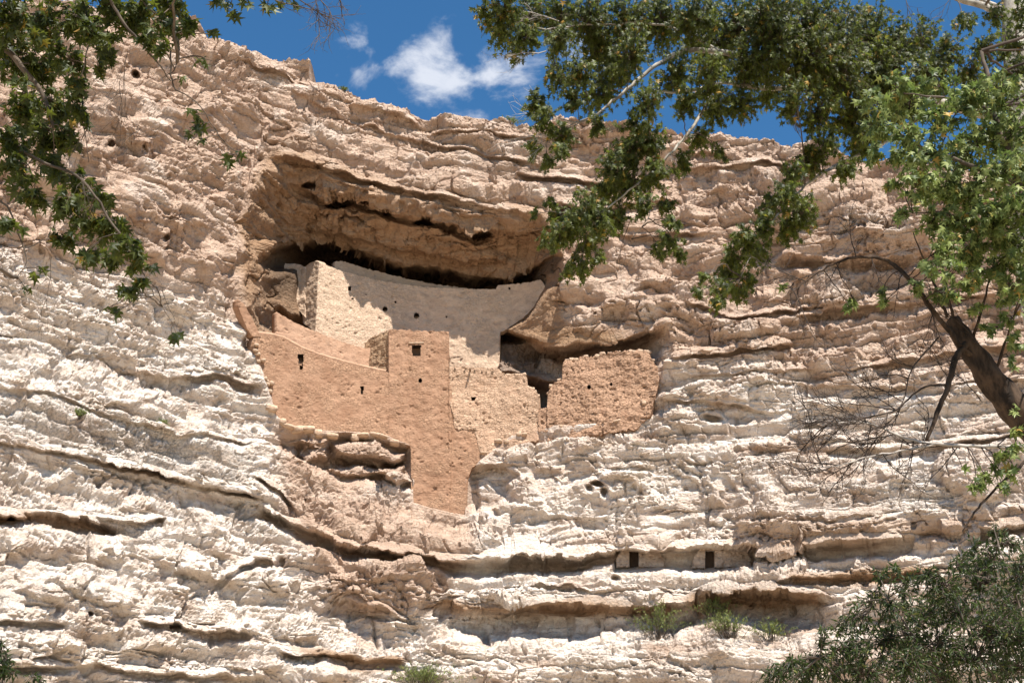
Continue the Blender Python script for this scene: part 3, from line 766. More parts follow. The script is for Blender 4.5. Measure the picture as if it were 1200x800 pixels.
def wall(name, top, bot, planf, thick, mats, step=0.85, holes=(), relief=0.05, rough_edge=0.8, worn=0.0, worn_fn=None, parent=None, seed=0, label=None, bot_rough=1.5):
    """a thick wall: front sheet between two outlines on a vertical surface, its edges and its back; holes are polygons cut through the face"""
    ta, ba = np.array(top, float), np.array(bot, float)
    u0, u1 = ta[0, 0], ta[-1, 0]
    nu = int((u1 - u0) / step) + 1
    uu = np.linspace(u0, u1, nu)
    tv = np.interp(uu, ta[:, 0], ta[:, 1]); bv = np.interp(uu, ba[:, 0], ba[:, 1])
    tv = tv + 1.5 * rough_edge * (pn(uu * 0.23, uu * 0, seed=seed + 1) + 0.7 * pn(uu * 0.6, uu * 0, seed=seed + 2))
    bv = bv + rough_edge * bot_rough * (pn(uu * 0.17, uu * 0, seed=seed + 3) + 0.7 * pn(uu * 0.5, uu * 0, seed=seed + 4))
    nv = int(np.max(bv - tv) / step) + 2
    f = np.linspace(0, 1, nv)[:, None]
    # rows follow fixed photo heights where possible so that corners in the outline stay sharp
    vlo, vhi = tv.min(), bv.max()
    rows = np.linspace(vlo, vhi, int((vhi - vlo) / step) + 2)[:, None]
    VV = np.clip(rows + 0 * uu[None, :], tv[None, :], bv[None, :])
    UU = np.broadcast_to(uu[None, :], VV.shape).copy()
    Y = planf(UU, VV)
    kx_, kz_ = ray(UU, VV)
    Pf = np.stack([kx_ * Y, Y, EYE + kz_ * Y], -1)
    # outward normal of a vertical wall, from its plan
    gx_ = np.gradient(Pf[..., 0], axis=1); gy_ = np.gradient(Pf[..., 1], axis=1)
    ln_ = np.hypot(gx_, gy_) + 1e-9
    nrm = np.stack([gy_ / ln_, -gx_ / ln_, 0 * ln_], -1)
    mid_ = Pf[len(Pf) // 2]
    arc_ = np.cumsum(np.concatenate([[0], np.hypot(np.diff(mid_[:, 0]), np.diff(mid_[:, 1]))])) + u0 * 0.045
    a_, z_ = np.broadcast_to(arc_[None, :], VV.shape), Pf[..., 2]
    hgt = relief * (2.2 * pn(a_ * 0.45, z_ * 0.45, seed=seed + 5) + 0.8 * pn(a_ * 2.4, z_ * 2.9, seed=seed + 6) + 0.9 * np.abs(pn(a_ * 5.2, z_ * 7.5, seed=seed + 7)))
    pitn = pn(a_ * 3.1, z_ * 4.4, seed=seed + 8)
    patchy = sstep(-0.25, 0.35, pn(a_ * 0.7, z_ * 0.9, seed=seed + 10))
    hgt -= patchy * (1.5 * relief * sstep(0.42, 0.60, pitn) + 1.2 * relief * sstep(0.42, 0.55, pn(a_ * 5.5, z_ * 8.0, seed=seed + 9)))
    edge = np.minimum(VV - tv[None, :], bv[None, :] - VV)
    Pb = Pf - nrm * thick
    Pf = Pf + nrm * hgt[..., None]
    w = np.full(VV.shape, worn) if worn_fn is None else worn_fn(UU, VV)
    nr_, nc_ = VV.shape
    keep = (VV[1:, :-1] - VV[:-1, :-1] > 1e-4) | (VV[1:, 1:] - VV[:-1, 1:] > 1e-4)
    cu, cv = (UU[:-1, :-1] + UU[1:, 1:]) / 2, (VV[:-1, :-1] + VV[1:, 1:]) / 2
    cut = np.zeros(keep.shape, bool)
    for hp in holes:
        cut |= poly_sd(hp, cu, cv) > 0
    fr = grid_faces(nr_, nc_)
    kf = (keep & ~cut).ravel()
    N = nr_ * nc_
    faces = [fr[kf]]
    # coarse back sheet and the skirts along top, bottom, left, right
    bs = (fr[keep.ravel()] + N)[:, ::-1]
    faces.append(bs)
    idx = np.arange(N).reshape(nr_, nc_)
    for line in (idx[0], idx[-1][::-1], idx[:, -1], idx[::-1, 0]):
        faces.append(np.stack([line[1:], line[:-1], line[:-1] + N, line[1:] + N], -1))
    F = np.concatenate(faces)
    Vt = np.concatenate([Pf.reshape(-1, 3), Pb.reshape(-1, 3)])
    used = np.zeros(2 * N, bool); used[F.ravel()] = True
    # drop zero-area faces
    q = Vt[F]
    ar = np.linalg.norm(np.cross(q[:, 2] - q[:, 0], q[:, 3] - q[:, 1]), axis=1)
    F = F[ar > 1e-7]
    Vt = Vt - np.array(castle.location)
    me = mesh_from(name, Vt, F[:, ::-1], mats, True, {"worn": np.concatenate([w.ravel(), w.ravel()]), "tan": np.full(2 * N, 0.55)})
    o = link(name, me, parent or castle, label)
    for hp in holes:
        opening(hp, planf, thick, o)
    return o


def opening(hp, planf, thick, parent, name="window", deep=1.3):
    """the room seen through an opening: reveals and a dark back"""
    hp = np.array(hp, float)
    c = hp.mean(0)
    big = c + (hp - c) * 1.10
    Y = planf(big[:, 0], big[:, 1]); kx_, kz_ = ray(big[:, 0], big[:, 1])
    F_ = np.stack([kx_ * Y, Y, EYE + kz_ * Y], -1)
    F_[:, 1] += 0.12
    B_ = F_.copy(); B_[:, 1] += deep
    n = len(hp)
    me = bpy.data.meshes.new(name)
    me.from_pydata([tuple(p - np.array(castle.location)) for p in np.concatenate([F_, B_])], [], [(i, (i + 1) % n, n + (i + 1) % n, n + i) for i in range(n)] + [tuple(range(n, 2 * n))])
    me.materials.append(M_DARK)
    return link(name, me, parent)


def rect(u, v, w, h_, taper=0.0):
    return [(u - w / 2, v - h_ / 2), (u + w / 2, v - h_ / 2), (u + w / 2 - taper, v + h_ / 2), (u - w / 2 + taper, v + h_ / 2)]


def hole(u, v, r, n=7):
    return [(u + r * math.cos(6.283 * i / n), v + r * 1.05 * math.sin(6.283 * i / n)) for i in range(n)]


def seg(top, a, b, av=None, bv=None):
    """cut a span out of an outline"""
    t_ = [(u, v) for (u, v) in top if a < u < b]
    return [(a, float(pline(top, a)) if av is None else av)] + t_ + [(b, float(pline(top, b)) if bv is None else bv)]


# lower-left storey: plastered curving wall
front = wall("lower_wall", seg(FRONT_TOP, 296, 455.5), seg(FRONT_BOT, 296, 455.5), PL_FRONT, 0.55, [M_PLASTER],
             holes=[rect(352.5, 424, 7.5, 19, 2.0), rect(424.5, 457, 4.2, 10, 1.0)], relief=0.04, rough_edge=1.0, seed=3,
             worn_fn=lambda u, v: 0.10 + 0.30 * (1 - sstep(298, 318, u)) + 0.18 * sstep(485, 505, v) + 0.10 * (1 - sstep(4, 16, v - pline(FRONT_TOP, u))), label="curved red-brown plastered lower wall with two slit windows")
# tower
tower = wall("tower_wall", [(455.4, 386), (470, 386.5), (500, 387.5), (526, 388.5), (527, 389), (549, 560)][:4] + [(526.2, 389)], [(455.4, 512), (481.4, 524), (481.6, 591), (500, 597), (526.2, 603)], PL_FRONT, 0.6, [M_PLASTER],
             holes=[rect(488, 410.5, 11, 12.5, 0.8), hole(492.5, 446, 2.6)], relief=0.045, rough_edge=0.8, seed=9,
             worn_fn=lambda u, v: 0.10 + 0 * u, label="red-brown tower wall with one square window")
tower_foot = wall("tower_base", [(526, 389), (526.4, 437), (531, 480), (534, 500), (548, 500), (556, 500), (566, 512)], [(526, 602.5), (547, 606.5), (548.5, 560), (553, 548), (566, 538)], PL_FRONT, 0.6, [M_PLASTER], relief=0.045, rough_edge=1.0, seed=14,
                  worn_fn=lambda u, v: 0.10 + 0.1 * sstep(545, 560, u), label="lower right corner of the plastered tower")
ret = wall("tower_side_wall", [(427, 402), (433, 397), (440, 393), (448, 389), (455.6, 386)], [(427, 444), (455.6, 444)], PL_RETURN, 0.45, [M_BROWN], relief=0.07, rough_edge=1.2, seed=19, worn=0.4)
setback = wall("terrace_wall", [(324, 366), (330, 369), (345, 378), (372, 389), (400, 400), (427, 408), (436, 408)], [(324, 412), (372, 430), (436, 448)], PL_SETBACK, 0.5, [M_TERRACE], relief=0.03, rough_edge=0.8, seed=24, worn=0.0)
UP_TOP = [(354, 326), (357, 314), (363, 308), (370, 305.5), (377, 308), (395, 316), (420, 323), (450, 330), (480, 334.5), (500, 336.5), (530, 338), (560, 339), (581, 339), (584, 334), (600, 333), (625, 330), (634, 328), (639, 335)]
UP_BOT = [(354, 378), (362, 384), (372, 392), (400, 404), (436, 412), (470, 440), (526, 446), (584, 446), (585.5, 446), (586, 390), (600, 381), (614, 372), (626, 358), (639, 340)]
upper = wall("upper_wall", UP_TOP, UP_BOT, PL_UPPER, 0.5, [M_PALE], holes=[rect(409.5, 338, 3.6, 5), hole(451, 362, 3.2), hole(488, 370, 3.6), hole(463.5, 353.5, 1.5), hole(429, 345, 1.2), hole(413, 350, 1.3), hole(597, 337.5, 1.4), hole(523, 371, 1.2)],
             relief=0.045, rough_edge=0.7, seed=29, worn_fn=lambda u, v: 0.34 * (1 - sstep(455, 500, u)) + 0.12 * sstep(520, 545, u) * (1 - sstep(590, 610, u)), label="tall pale upper wall curving under the overhang")
backwall = wall("rear_wall", [(392, 307), (400, 306), (430, 315), (470, 325), (510, 333), (548, 338), (560, 341)], [(392, 330), (450, 345), (560, 352)], PL_BACK, 0.4, [M_PALE], relief=0.03, rough_edge=0.8, seed=34, worn=0.0)
stub = wall("side_wall", [(333, 313), (334, 308), (341, 308.5), (348, 310), (358, 312)], [(333, 345), (358, 372)], plan([(325, 72.4), (345, 72.2), (362, 71.6)]), 0.5, [M_PALE], relief=0.07, rough_edge=1.0, seed=37, worn=0.3)
# right wing: lower wall, doorway gap, ruined end
RT = seg(FRONT_TOP, 526.3, 631.0, 437, 478)
beam_u = [(533, 432.5, 2.2), (544, 434.5, 2.0), (551, 433.5, 2.4), (556, 434.5, 1.8), (565, 435.5, 1.8), (570, 436, 1.6), (577, 435.5, 1.8)]
right = wall("right_wing_wall", [(526.4, 429)] + [(540, 430), (560, 431), (584, 432), (589, 436.5)] + [p for p in RT if p[0] > 590], [(526.4, 470), (533, 503), (548, 503), (556, 503), (566, 545), (600, 524), (631, 516)], PL_FRONT, 0.55, [M_WING],
             holes=[rect(555, 467, 7, 4.2, 2.4)] + [rect(u, v + 1, w, 3.2) for u, v, w in beam_u], relief=0.06, rough_edge=1.0, seed=44, worn=0.24, bot_rough=2.5)
ruin = wall("ruined_wall", seg(FRONT_TOP, 641.5, 772, 478), [(641.5, 517), (680, 511), (700, 509), (745, 503), (762, 486), (769, 460), (772, 450)], PL_FRONT, 0.6, [M_RUIN], holes=[hole(690.5, 453.5, 2.6), hole(716, 449.5, 1.9)], relief=0.085, rough_edge=1.5, seed=49, worn=0.30, bot_rough=2, label="broken reddish masonry wall with a ragged top")
sill = wall("doorway_sill", [(630.6, 478), (642, 478)], [(630.6, 506), (642, 506)], PL_FRONT, 0.55, [M_RUIN], relief=0.06, rough_edge=0.5, seed=53, worn=0.3)
patch = wall("plaster_remnant", [(278, 351), (283, 354), (290, 364), (297, 376), (303, 389)], [(278, 358), (284, 372), (289, 385), (296, 394), (303, 395)], plan([(270, 65.9), (310, 67.1)], 370), 0.5, [M_PLASTER], relief=0.04, rough_edge=0.8, seed=57, worn=0.1)


# roof decks behind the parapets (mud roofs on timber), seen only from higher up
def deck(top, planf, depth, drop, parent, name):
    uu = np.linspace(top[0][0], top[-1][0], 24); vv = pline(top, uu)
    Y = planf(uu, vv); kx_, kz_ = ray(uu, vv)
    A_ = np.stack([kx_ * Y, Y + 0.3, EYE + kz_ * Y - drop], -1); B_ = A_.copy(); B_[:, 1] += depth
    lo = A_.copy(); lo[:, 2] -= 0.25; lo2 = B_.copy(); lo2[:, 2] -= 0.25
    g_ = np.stack([A_, B_, lo2, lo, A_]) - np.array(castle.location)
    link(name, mesh_from(name, g_.reshape(-1, 3), grid_faces(5, 24), [M_PLASTER], False), parent)


deck([(300, 392), (372, 417), (450, 437)], PL_FRONT, 2.2, 0.5, castle, "terrace_roof")
deck([(457, 388), (525, 389)], PL_FRONT, 2.4, 0.5, castle, "tower_roof")
deck([(533, 438), (612, 440)], PL_FRONT, 2.4, 0.3, castle, "right_wing_roof")


# rounded mud coping along the lower parapet, lighter to paint its edge highlight
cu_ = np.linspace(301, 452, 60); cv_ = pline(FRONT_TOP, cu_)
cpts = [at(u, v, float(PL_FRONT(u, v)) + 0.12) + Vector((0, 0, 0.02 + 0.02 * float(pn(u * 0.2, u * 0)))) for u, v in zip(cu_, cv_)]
# beam ends in the right wing, lintel over the tower window, ledge-building stones
def tube_mesh(pts, r0, r1, n=7):
    vs, fs = [], []
    pts = [Vector(p) for p in pts]
    for i, p in enumerate(pts):
        d = (pts[min(i + 1, len(pts) - 1)] - pts[max(i - 1, 0)]).normalized()
        a = d.orthogonal().normalized(); b = d.cross(a)
        r = r0 + (r1 - r0) * i / (len(pts) - 1)
        for k in range(n):
            t_ = 6.2832 * k / n
            vs.append(p + a * (r * math.cos(t_)) + b * (r * math.sin(t_)))
    for i in range(len(pts) - 1):
        for k in range(n):
            fs.append((i * n + k, i * n + (k + 1) % n, (i + 1) * n + (k + 1) % n, (i + 1) * n + k))
    fs.append(tuple(range(n))[::-1]); fs.append(tuple(range((len(pts) - 1) * n, len(pts) * n)))
    return vs, fs


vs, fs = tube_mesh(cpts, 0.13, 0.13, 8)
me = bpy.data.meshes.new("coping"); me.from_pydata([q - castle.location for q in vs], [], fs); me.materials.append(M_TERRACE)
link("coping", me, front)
for u, v, w in beam_u:
    p = at(u, v + 1, float(PL_FRONT(u, v)))
    L = 0.42 if abs(u - 551) < 1 else 0.05
    vs, fs = tube_mesh([p + Vector((0, 0.35, 0)), p + Vector((0, -L, -0.02))], 0.055, 0.05)
    me = bpy.data.meshes.new("roof_beam"); me.from_pydata([q - castle.location for q in vs], [], fs); me.materials.append(M_BEAM)
    link("roof_beam", me, right)
p = at(488, 402, float(PL_FRONT(488, 402)))
vs, fs = tube_mesh([p + Vector((-0.42, -0.02, 0)), p + Vector((0.42, -0.02, 0.02))], 0.04, 0.035, 6)
me = bpy.data.meshes.new("lintel"); me.from_pydata([q - castle.location for q in vs], [], fs); me.materials.append(M_STONE)
link("lintel", me, tower)


def stone_mesh(name, seed, mat):
    r = random.Random(seed)
    import bmesh
    bm = bmesh.new(); bmesh.ops.create_cube(bm, size=1.0)
    bmesh.ops.subdivide_edges(bm, edges=bm.edges[:], cuts=2, use_grid_fill=True)
    for v in bm.verts:
        d = v.co.normalized() * 0.62
        v.co = v.co.lerp(d, 0.55) + Vector((r.uniform(-1, 1), r.uniform(-1, 1), r.uniform(-1, 1))) * 0.06
    for f_ in bm.faces:
        f_.smooth = True
    me = bpy.data.meshes.new(name); bm.to_mesh(me); bm.free(); me.materials.append(mat)
    return me


STONES = [stone_mesh("stone", k, M_STONE) for k in range(6)]
rs = random.Random(5)


def put_stone(u, v, Y, w, h_, parent, mesh=None, origin=None, name="stone"):
    o = link(name, mesh or rs.choice(STONES), parent)
    o.location = at(u, v, Y) - (castle.location if origin is None else origin)
    o.scale = (w, w * rs.uniform(0.7, 1.1), h_)
    o.rotation_euler = (rs.uniform(-.25, .25), rs.uniform(-.2, .2), rs.uniform(-.5, .5))
    return o


u = 318.0
while u < 480:                                              # stone footing under the lower wall
    v = float(pline(FRONT_BOT, u)); w = rs.uniform(0.28, 0.75)
    if rs.random() < 0.75:
        put_stone(u, v + rs.uniform(-1.0, 5), float(PL_FRONT(u, v)) - rs.uniform(0.0, 0.12), w, rs.uniform(0.16, 0.40), front)
    u += w * rs.uniform(13, 24)
for u in np.arange(298, 318, 3.4):                          # broken left edge of the lower wall
    for k in range(2):
        v = float(pline([(296, 398), (304, 432), (316, 462)], u)) + rs.uniform(-14, 10)
        put_stone(u + rs.uniform(-1, 6), v, float(PL_FRONT(u, v)) - 0.02, rs.uniform(.16, .30), rs.uniform(.12, .2), front)
u = 642.5
while u < 770:                                              # loose stones along the ragged top
    v = float(pline(FRONT_TOP, u)); w = rs.uniform(0.14, 0.34)
    if rs.random() < 0.8:
        put_stone(u, v + rs.uniform(-1.0, 2.0), float(PL_FRONT(u, v)) + 0.2, w, w * rs.uniform(.5, .8), ruin)
    u += w * rs.uniform(16, 26)
for u in np.arange(592, 631, 3.2):
    v = float(pline(FRONT_TOP, u)) + 1
    put_stone(u, v, float(PL_FRONT(u, v)) + 0.2, rs.uniform(.14, .26), rs.uniform(.1, .18), right)
for k in range(9):                                         # worn joint between ruin and rock
    u = rs.uniform(560, 765); v = float(pline([(560, 535), (600, 508), (680, 496), (745, 486), (768, 450)], u)) + rs.uniform(-5, 5)
    put_stone(u, v, float(PL_FRONT(u, v)) - 0.03, rs.uniform(.18, .42), rs.uniform(.12, .26), right if u < 640 else ruin)

# small walled-up rooms in the crevice at lower right
for (u0, u1, du, lab) in ((722, 778, 743, "rubble wall with a dark doorway in the crevice below the ruined wall"), (812, 880, 832, "rubble wall with a narrow dark doorway, farther from the dwelling along the crevice")):
    Yr = 69.25 - (du - 720) * 0.008
    room = thing("granary", lab, "granary", loc=tuple(at(du, 664, Yr)))
    castle_loc = castle.location.copy()
    castle.location = room.location
    pl = plan([(u0 - 10, Yr + 0.1), (u1 + 10, Yr - 0.05)], 655)
    a_ = wall("wall", [(u0, 655), (u0 + 8, 642), (du - 5.5, 641)], [(u0, 664), (du - 5.5, 664)], pl, 0.5, [M_ROCK], relief=0.14, rough_edge=0.8, seed=61, worn=0.3, parent=room)
    b_ = wall("wall", [(du + 5.5, 641), (u1 - 8, 643), (u1, 655)], [(du + 5.5, 664), (u1, 664)], pl, 0.5, [M_ROCK], relief=0.14, rough_edge=0.8, seed=66, worn=0.3, parent=room)
    opening(rect(du, 654, 13, 24), pl, 0.5, room, "doorway", 0.32)  # shallow box, its dark colour painting the shade of the room
    lin = at(du, 642.5, Yr); vs, fs = tube_mesh([lin + Vector((-0.42, 0.1, 0)), lin + Vector((0.42, 0.1, 0.02))], 0.07, 0.07, 6)
    me = bpy.data.meshes.new("lintel"); me.from_pydata([q - room.location for q in vs], [], fs); me.materials.append(M_STONE); link("lintel", me, room)
    castle.location = castle_loc

# ------------------------------------------------------------------ vegetation
LEAF_SYC = (np.array([(0, .38, .05), (0, 0, 0), (.30, -.02, -.03), (.52, .10, -.10), (.17, .30, 0), (.64, .60, -.16), (.14, .52, 0), (0, 1.08, -.14), (-.14, .52, 0), (-.64, .60, -.16), (-.17, .30, 0), (-.52, .10, -.10), (-.30, -.02, -.03)]),
            [(0, i, i + 1) for i in range(1, 12)] + [(0, 12, 1)])
LEAF_NARROW = (np.array([(0, 0, 0), (.13, .32, -.03), (0, 1, -.10), (-.13, .32, -.03), (0, .4, .03)]), [(0, 1, 4), (1, 2, 4), (2, 3, 4), (3, 0, 4)])
LEAF_SMALL = (np.array([(0, 0, 0), (.26, .45, .02), (0, 1, -.06), (-.26, .45, .02)]), [(0, 1, 2), (0, 2, 3)])


class Plant:
    """collects branches and leaves of one plant, then builds its parts"""
    def __init__(self, seed):
        self.r = random.Random(seed); self.np = np.random.default_rng(seed)
        self.tubes = {}
        self.leaves = []            # (matrix 3x3 columns, origin)

    def tube(self, pts, r0, r1, part, n=6):
        vs, fs = self.tubes.setdefault(part, ([], []))
        b0 = len(vs)
        pts = [Vector(p) for p in pts]
        m = len(pts)
        ref = None
        for i, p in enumerate(pts):
            d = (pts[min(i + 1, m - 1)] - pts[max(i - 1, 0)])
            d = d.normalized() if d.length > 1e-6 else Vector((0, 0, 1))
            if ref is None:
                ref = d.orthogonal().normalized()
            a = (ref - d * ref.dot(d)); a = a.normalized() if a.length > 1e-4 else d.orthogonal().normalized()
            ref = a; b = d.cross(a)
            rr = r0 + (r1 - r0) * i / max(1, m - 1)
            for k in range(n):
                t_ = 6.2832 * k / n
                q = rr * (1 + (0.10 * math.sin(3 * t_ + i) if n > 6 else 0))
                vs.append(p + a * (q * math.cos(t_)) + b * (q * math.sin(t_)))
        for i in range(m - 1):
            for k in range(n):
                fs.append((b0 + i * n + k, b0 + i * n + (k + 1) % n, b0 + (i + 1) * n + (k + 1) % n, b0 + (i + 1) * n + k))
        # close the end
        vs.append(pts[-1] + (pts[-1] - pts[-2]).normalized() * r1 * 0.5)
        for k in range(n):
            fs.append((b0 + (m - 1) * n + k, b0 + (m - 1) * n + (k + 1) % n, len(vs) - 1, len(vs) - 1))

    def curve(self, pts, steps=5, wob=0.03):
        """smooth a control polyline (Catmull-Rom) and shake it"""
        P_ = [Vector(p) for p in pts]
        P_ = [P_[0] * 2 - P_[1]] + P_ + [P_[-1] * 2 - P_[-2]]
        out = []
        for i in range(1, len(P_) - 2):
            for k in range(steps):
                t_ = k / steps
                a, b, c, d = P_[i - 1], P_[i], P_[i + 1], P_[i + 2]
                q = 0.5 * ((2 * b) + (c - a) * t_ + (2 * a - 5 * b + 4 * c - d) * t_ ** 2 + (3 * b - a - 3 * c + d) * t_ ** 3)
                L = (c - b).length
                out.append(q + Vector((self.r.uniform(-1, 1), self.r.uniform(-1, 1), self.r.uniform(-1, 1))) * wob * L * (0 if (k == 0 and i == 1) else 1))
        out.append(P_[-2])
        return out

    def rnd(self, s=1.0):
        return Vector((self.r.gauss(0, s), self.r.gauss(0, s), self.r.gauss(0, s)))

    def leaf(self, o, d, size, up=0.45):
        d = d.normalized()
        n = Vector((0, 0, 1)) * up + self.rnd(0.45)
        n = n - d * n.dot(d)
        n = n.normalized() if n.length > 1e-3 else d.orthogonal().normalized()
        x = d.cross(n)
        s = size * self.r.uniform(0.6, 1.15)
        self.leaves.append((np.array([x * s, d * s, n * s]), np.array(o)))

    def cluster(self, c, rad, nleaf, size, start, part="twig", droop=0.5, per=6, squash=(1, 1, 0.8), r0=None, length=0.9):
        """one spray: a carrying twig from 'start', side shoots and their leaves"""
        c = Vector(c); start = Vector(start)
        mid = start.lerp(c, 0.5) + Vector((0, 0, 0.10 * (c - start).length)) + self.rnd(0.04 * (c - start).length)
        main = self.curve([start, mid, c], 5, 0.03)
        r0 = r0 or max(0.010, min(0.035, 0.012 * (c - start).length))
        self.tube(main, r0, 0.006, part, 5)
        n = max(1, int(nleaf / per))
        for _ in range(n):
            o = Vector(main[self.r.randint(len(main) // 2, len(main) - 1)])
            v = self.rnd(1.0)
            v = v.normalized() * (self.r.random() ** 0.45) * rad
            e = c + Vector((v.x * squash[0], v.y * squash[1], v.z * squash[2]))
            if (e - o).length > rad * 1.5:
                o = o.lerp(e, 1 - rad * 1.5 / (e - o).length)
            m = o.lerp(e, 0.55) + Vector((0, 0, 0.12 * (e - o).length)) + self.rnd(0.05 * rad)
            sh = self.curve([o, m, e], 3, 0.03)
            self.tube(sh, 0.007, 0.003, part, 3)
            for k in range(per):
                f = 0.35 + 0.65 * (k + 0.5) / per
                q = f * (len(sh) - 1); i = min(int(q), len(sh) - 2)
                p = sh[i].lerp(sh[i + 1], q - i)
                dr = (sh[i + 1] - sh[i]).normalized()
                self.leaf(p + self.rnd(size * 0.12), dr * 0.5 + self.rnd(0.5) + Vector((0, 0, -droop)), size)

    def bare(self, p, d, L, r, depth, part, spread=0.6, sag=0.0):
        """leafless twig fan"""
        pts = [Vector(p)]
        d = d.normalized()
        n = 5
        for i in range(n):
            d = (d + self.rnd(0.13) + Vector((0, 0, -sag * 0.1))).normalized()
            pts.append(pts[-1] + d * L / n)
        self.tube(pts, r, r * 0.55, part, 4 if r > 0.008 else 3)
        if depth > 0:
            for i in range(1, n + 1):
                for _ in range(self.r.choice((1, 1, 2)) if depth > 1 else 1):
                    nd = (d + self.rnd(spread)).normalized()
                    self.bare(pts[i], nd, L * self.r.uniform(0.35, 0.65), r * 0.55, depth - 1, part, spread, sag)

    def build(self, root, shape, leaf_mat, mats, singles=0, part_name="foliage", stuff=True):
        loc = np.array(root.location)
        for part, (vs, fs) in self.tubes.items():
            me = bpy.data.meshes.new(part)
            me.from_pydata([Vector(v) - root.location for v in vs], [], [f if f[2] != f[3] else f[:3] for f in fs])
            me.polygons.foreach_set("use_smooth", [True] * len(me.polygons))
            me.materials.append(mats[part])
            link(part, me, root, kind="stuff" if "twig" in part else None)
        if not self.leaves:
            return
        lv, lf = shape; lf = np.array(lf)
        R_ = np.array([l[0] for l in self.leaves]); O_ = np.array([l[1] for l in self.leaves])
        order = np.arange(len(O_))
        if singles:
            # the leaves that show largest inside the picture become objects of their own
            y = O_[:, 1]; up = None
            dz = O_[:, 2] - EYE
            cz = y * CP + dz * SP; cu = 600 + FPX * O_[:, 0] / cz; cv = 400 - FPX * (dz * CP - y * SP) / cz
            vis = (cu > 4) & (cu < 1196) & (cv > 4) & (cv < 796)
            key = np.where(vis, cz / np.linalg.norm(R_[:, 1], axis=1), 1e9)
            order = np.argsort(key)
        one, rest = order[:singles], order[singles:]
        if singles:
            lm = mesh_from("leaf", lv, lf, [leaf_mat], False, {"rnd": np.zeros(len(lv))})
            for i in one:
                o = link("leaf", lm, root)
                M = Matrix(((*R_[i, :, 0], 0), (*R_[i, :, 1], 0), (*R_[i, :, 2], 0), (0, 0, 0, 1)))
                M = Matrix([[R_[i, 0, k], R_[i, 1, k], R_[i, 2, k], O_[i, k] - loc[k]] for k in range(3)] + [[0, 0, 0, 1]])
                o.matrix_basis = M
        if len(rest):
            vv = np.einsum("nik,vi->nvk", R_[rest], lv) + O_[rest][:, None, :] - loc
            ff = lf[None] + (np.arange(len(rest)) * len(lv))[:, None, None]
            rv_ = np.repeat(self.np.random(len(rest)), len(lv))
            me = mesh_from(part_name, vv.reshape(-1, 3), ff.reshape(-1, lf.shape[1]), [leaf_mat], False, {"rnd": rv_})
            link(part_name, me, root, kind="stuff" if stuff else None)


def near(skel, p):
    return min(skel, key=lambda q: (q - p).length)


# ---- sycamore at the left: its trunk stands outside the picture, boughs hang in from the upper left
LT = Plant(101)
base = Vector((-12.0, 17.0, -0.3))
root = thing("sycamore_tree", "dark sycamore boughs with large star-shaped leaves hanging over the pale left cliff", "tree", loc=tuple(base))
trunk = LT.curve([base, (-11.8, 17.0, 4), (-11.4, 17.2, 8.5), (-10.8, 17.4, 13), (-10.2, 17.5, 18)], 5, 0.01)
LT.tube(trunk, 0.42, 0.16, "trunk", 12)
skel = []


def bough(pl, pts, r0, r1, part="bough", start=None, n=7, wob=0.02):
    c = [Vector(at(u, v, Y)) for (u, v, Y) in pts]
    if start is not None:
        c = [Vector(start)] + c
    q = pl.curve(c, 6, wob)
    pl.tube(q, r0, r1, part, n)
    return q


skel += bough(LT, [(-120, -20, 17.6), (-30, 30, 17.8), (20, 72, 18), (52, 115, 18.2), (62, 150, 18.3)], 0.08, 0.02, start=trunk[16])
skel += bough(LT, [(-100, -90, 17), (40, -60, 17.3), (115, -20, 17.6), (140, 20, 17.8), (175, 62, 18), (200, 95, 18.2)], 0.05, 0.008, start=trunk[17])
skel += bough(LT, [(-130, 120, 17.5), (-30, 150, 17.7), (40, 185, 18), (95, 210, 18.2), (128, 255, 18.2), (160, 305, 18.3), (178, 340, 18.3), (203, 380, 18.3)], 0.035, 0.004, start=trunk[15])
skel += bough(LT, [(90, -110, 17.2), (190, -60, 17.4), (260, -22, 17.8), (330, -8, 18)], 0.05, 0.008, start=trunk[18])
skel += bough(LT, [(-60, 240, 18), (0, 235, 18), (30, 300, 18.2), (20, 325, 18.2)], 0.02, 0.005)
skel += bough(LT, [(105, 40, 17.9), (95, 110, 18.1), (104, 190, 18.2)], 0.012, 0.005)
skel += bough(LT, [(200, 60, 18), (203, 100, 18.1), (230, 120, 18.2), (262, 165, 18.2), (278, 180, 18.2)], 0.014, 0.005)
skel += bough(LT, [(140, -20, 17.8), (205, 40, 18), (206, 78, 18), (190, 92, 18)], 0.016, 0.006)
LC = [(20, 20, 42), (55, 30, 40), (95, 22, 34), (110, 40, 24), (150, 30, 20), (200, 35, 18), (125, 60, 14), (130, 10, 28), (165, 14, 26), (205, 12, 28), (225, 30, 16), (15, 65, 36), (50, 85, 32), (75, 70, 26), (85, 100, 24), (30, 120, 34), (62, 130, 30), (90, 128, 18), (12, 165, 30), (50, 165, 30), (78, 165, 22), (20, 205, 26), (62, 198, 26), (95, 215, 24), (40, 235, 18), (75, 240, 22), (118, 232, 20), (105, 262, 24), (78, 280, 18), (130, 268, 22), (150, 288, 20), (128, 305, 18), (100, 300, 16), (165, 312, 16), (150, 338, 13), (168, 332, 10), (10, 262, 12),
      (120, 80, 12), (122, 45, 16), (175, 40, 18), (190, 55, 12)]
for (u, v, r) in LC:
    for k in range(1):
        Y = 18.1 + LT.r.uniform(-0.9, 0.9)
        c = at(u, v, Y); rad = r * Y / FPX * 1.05
        LT.cluster(c, rad, int(10 + r * r * 0.12), 0.175, near(skel, c), droop=0.75, per=4, squash=(1, 1.6, 0.9))
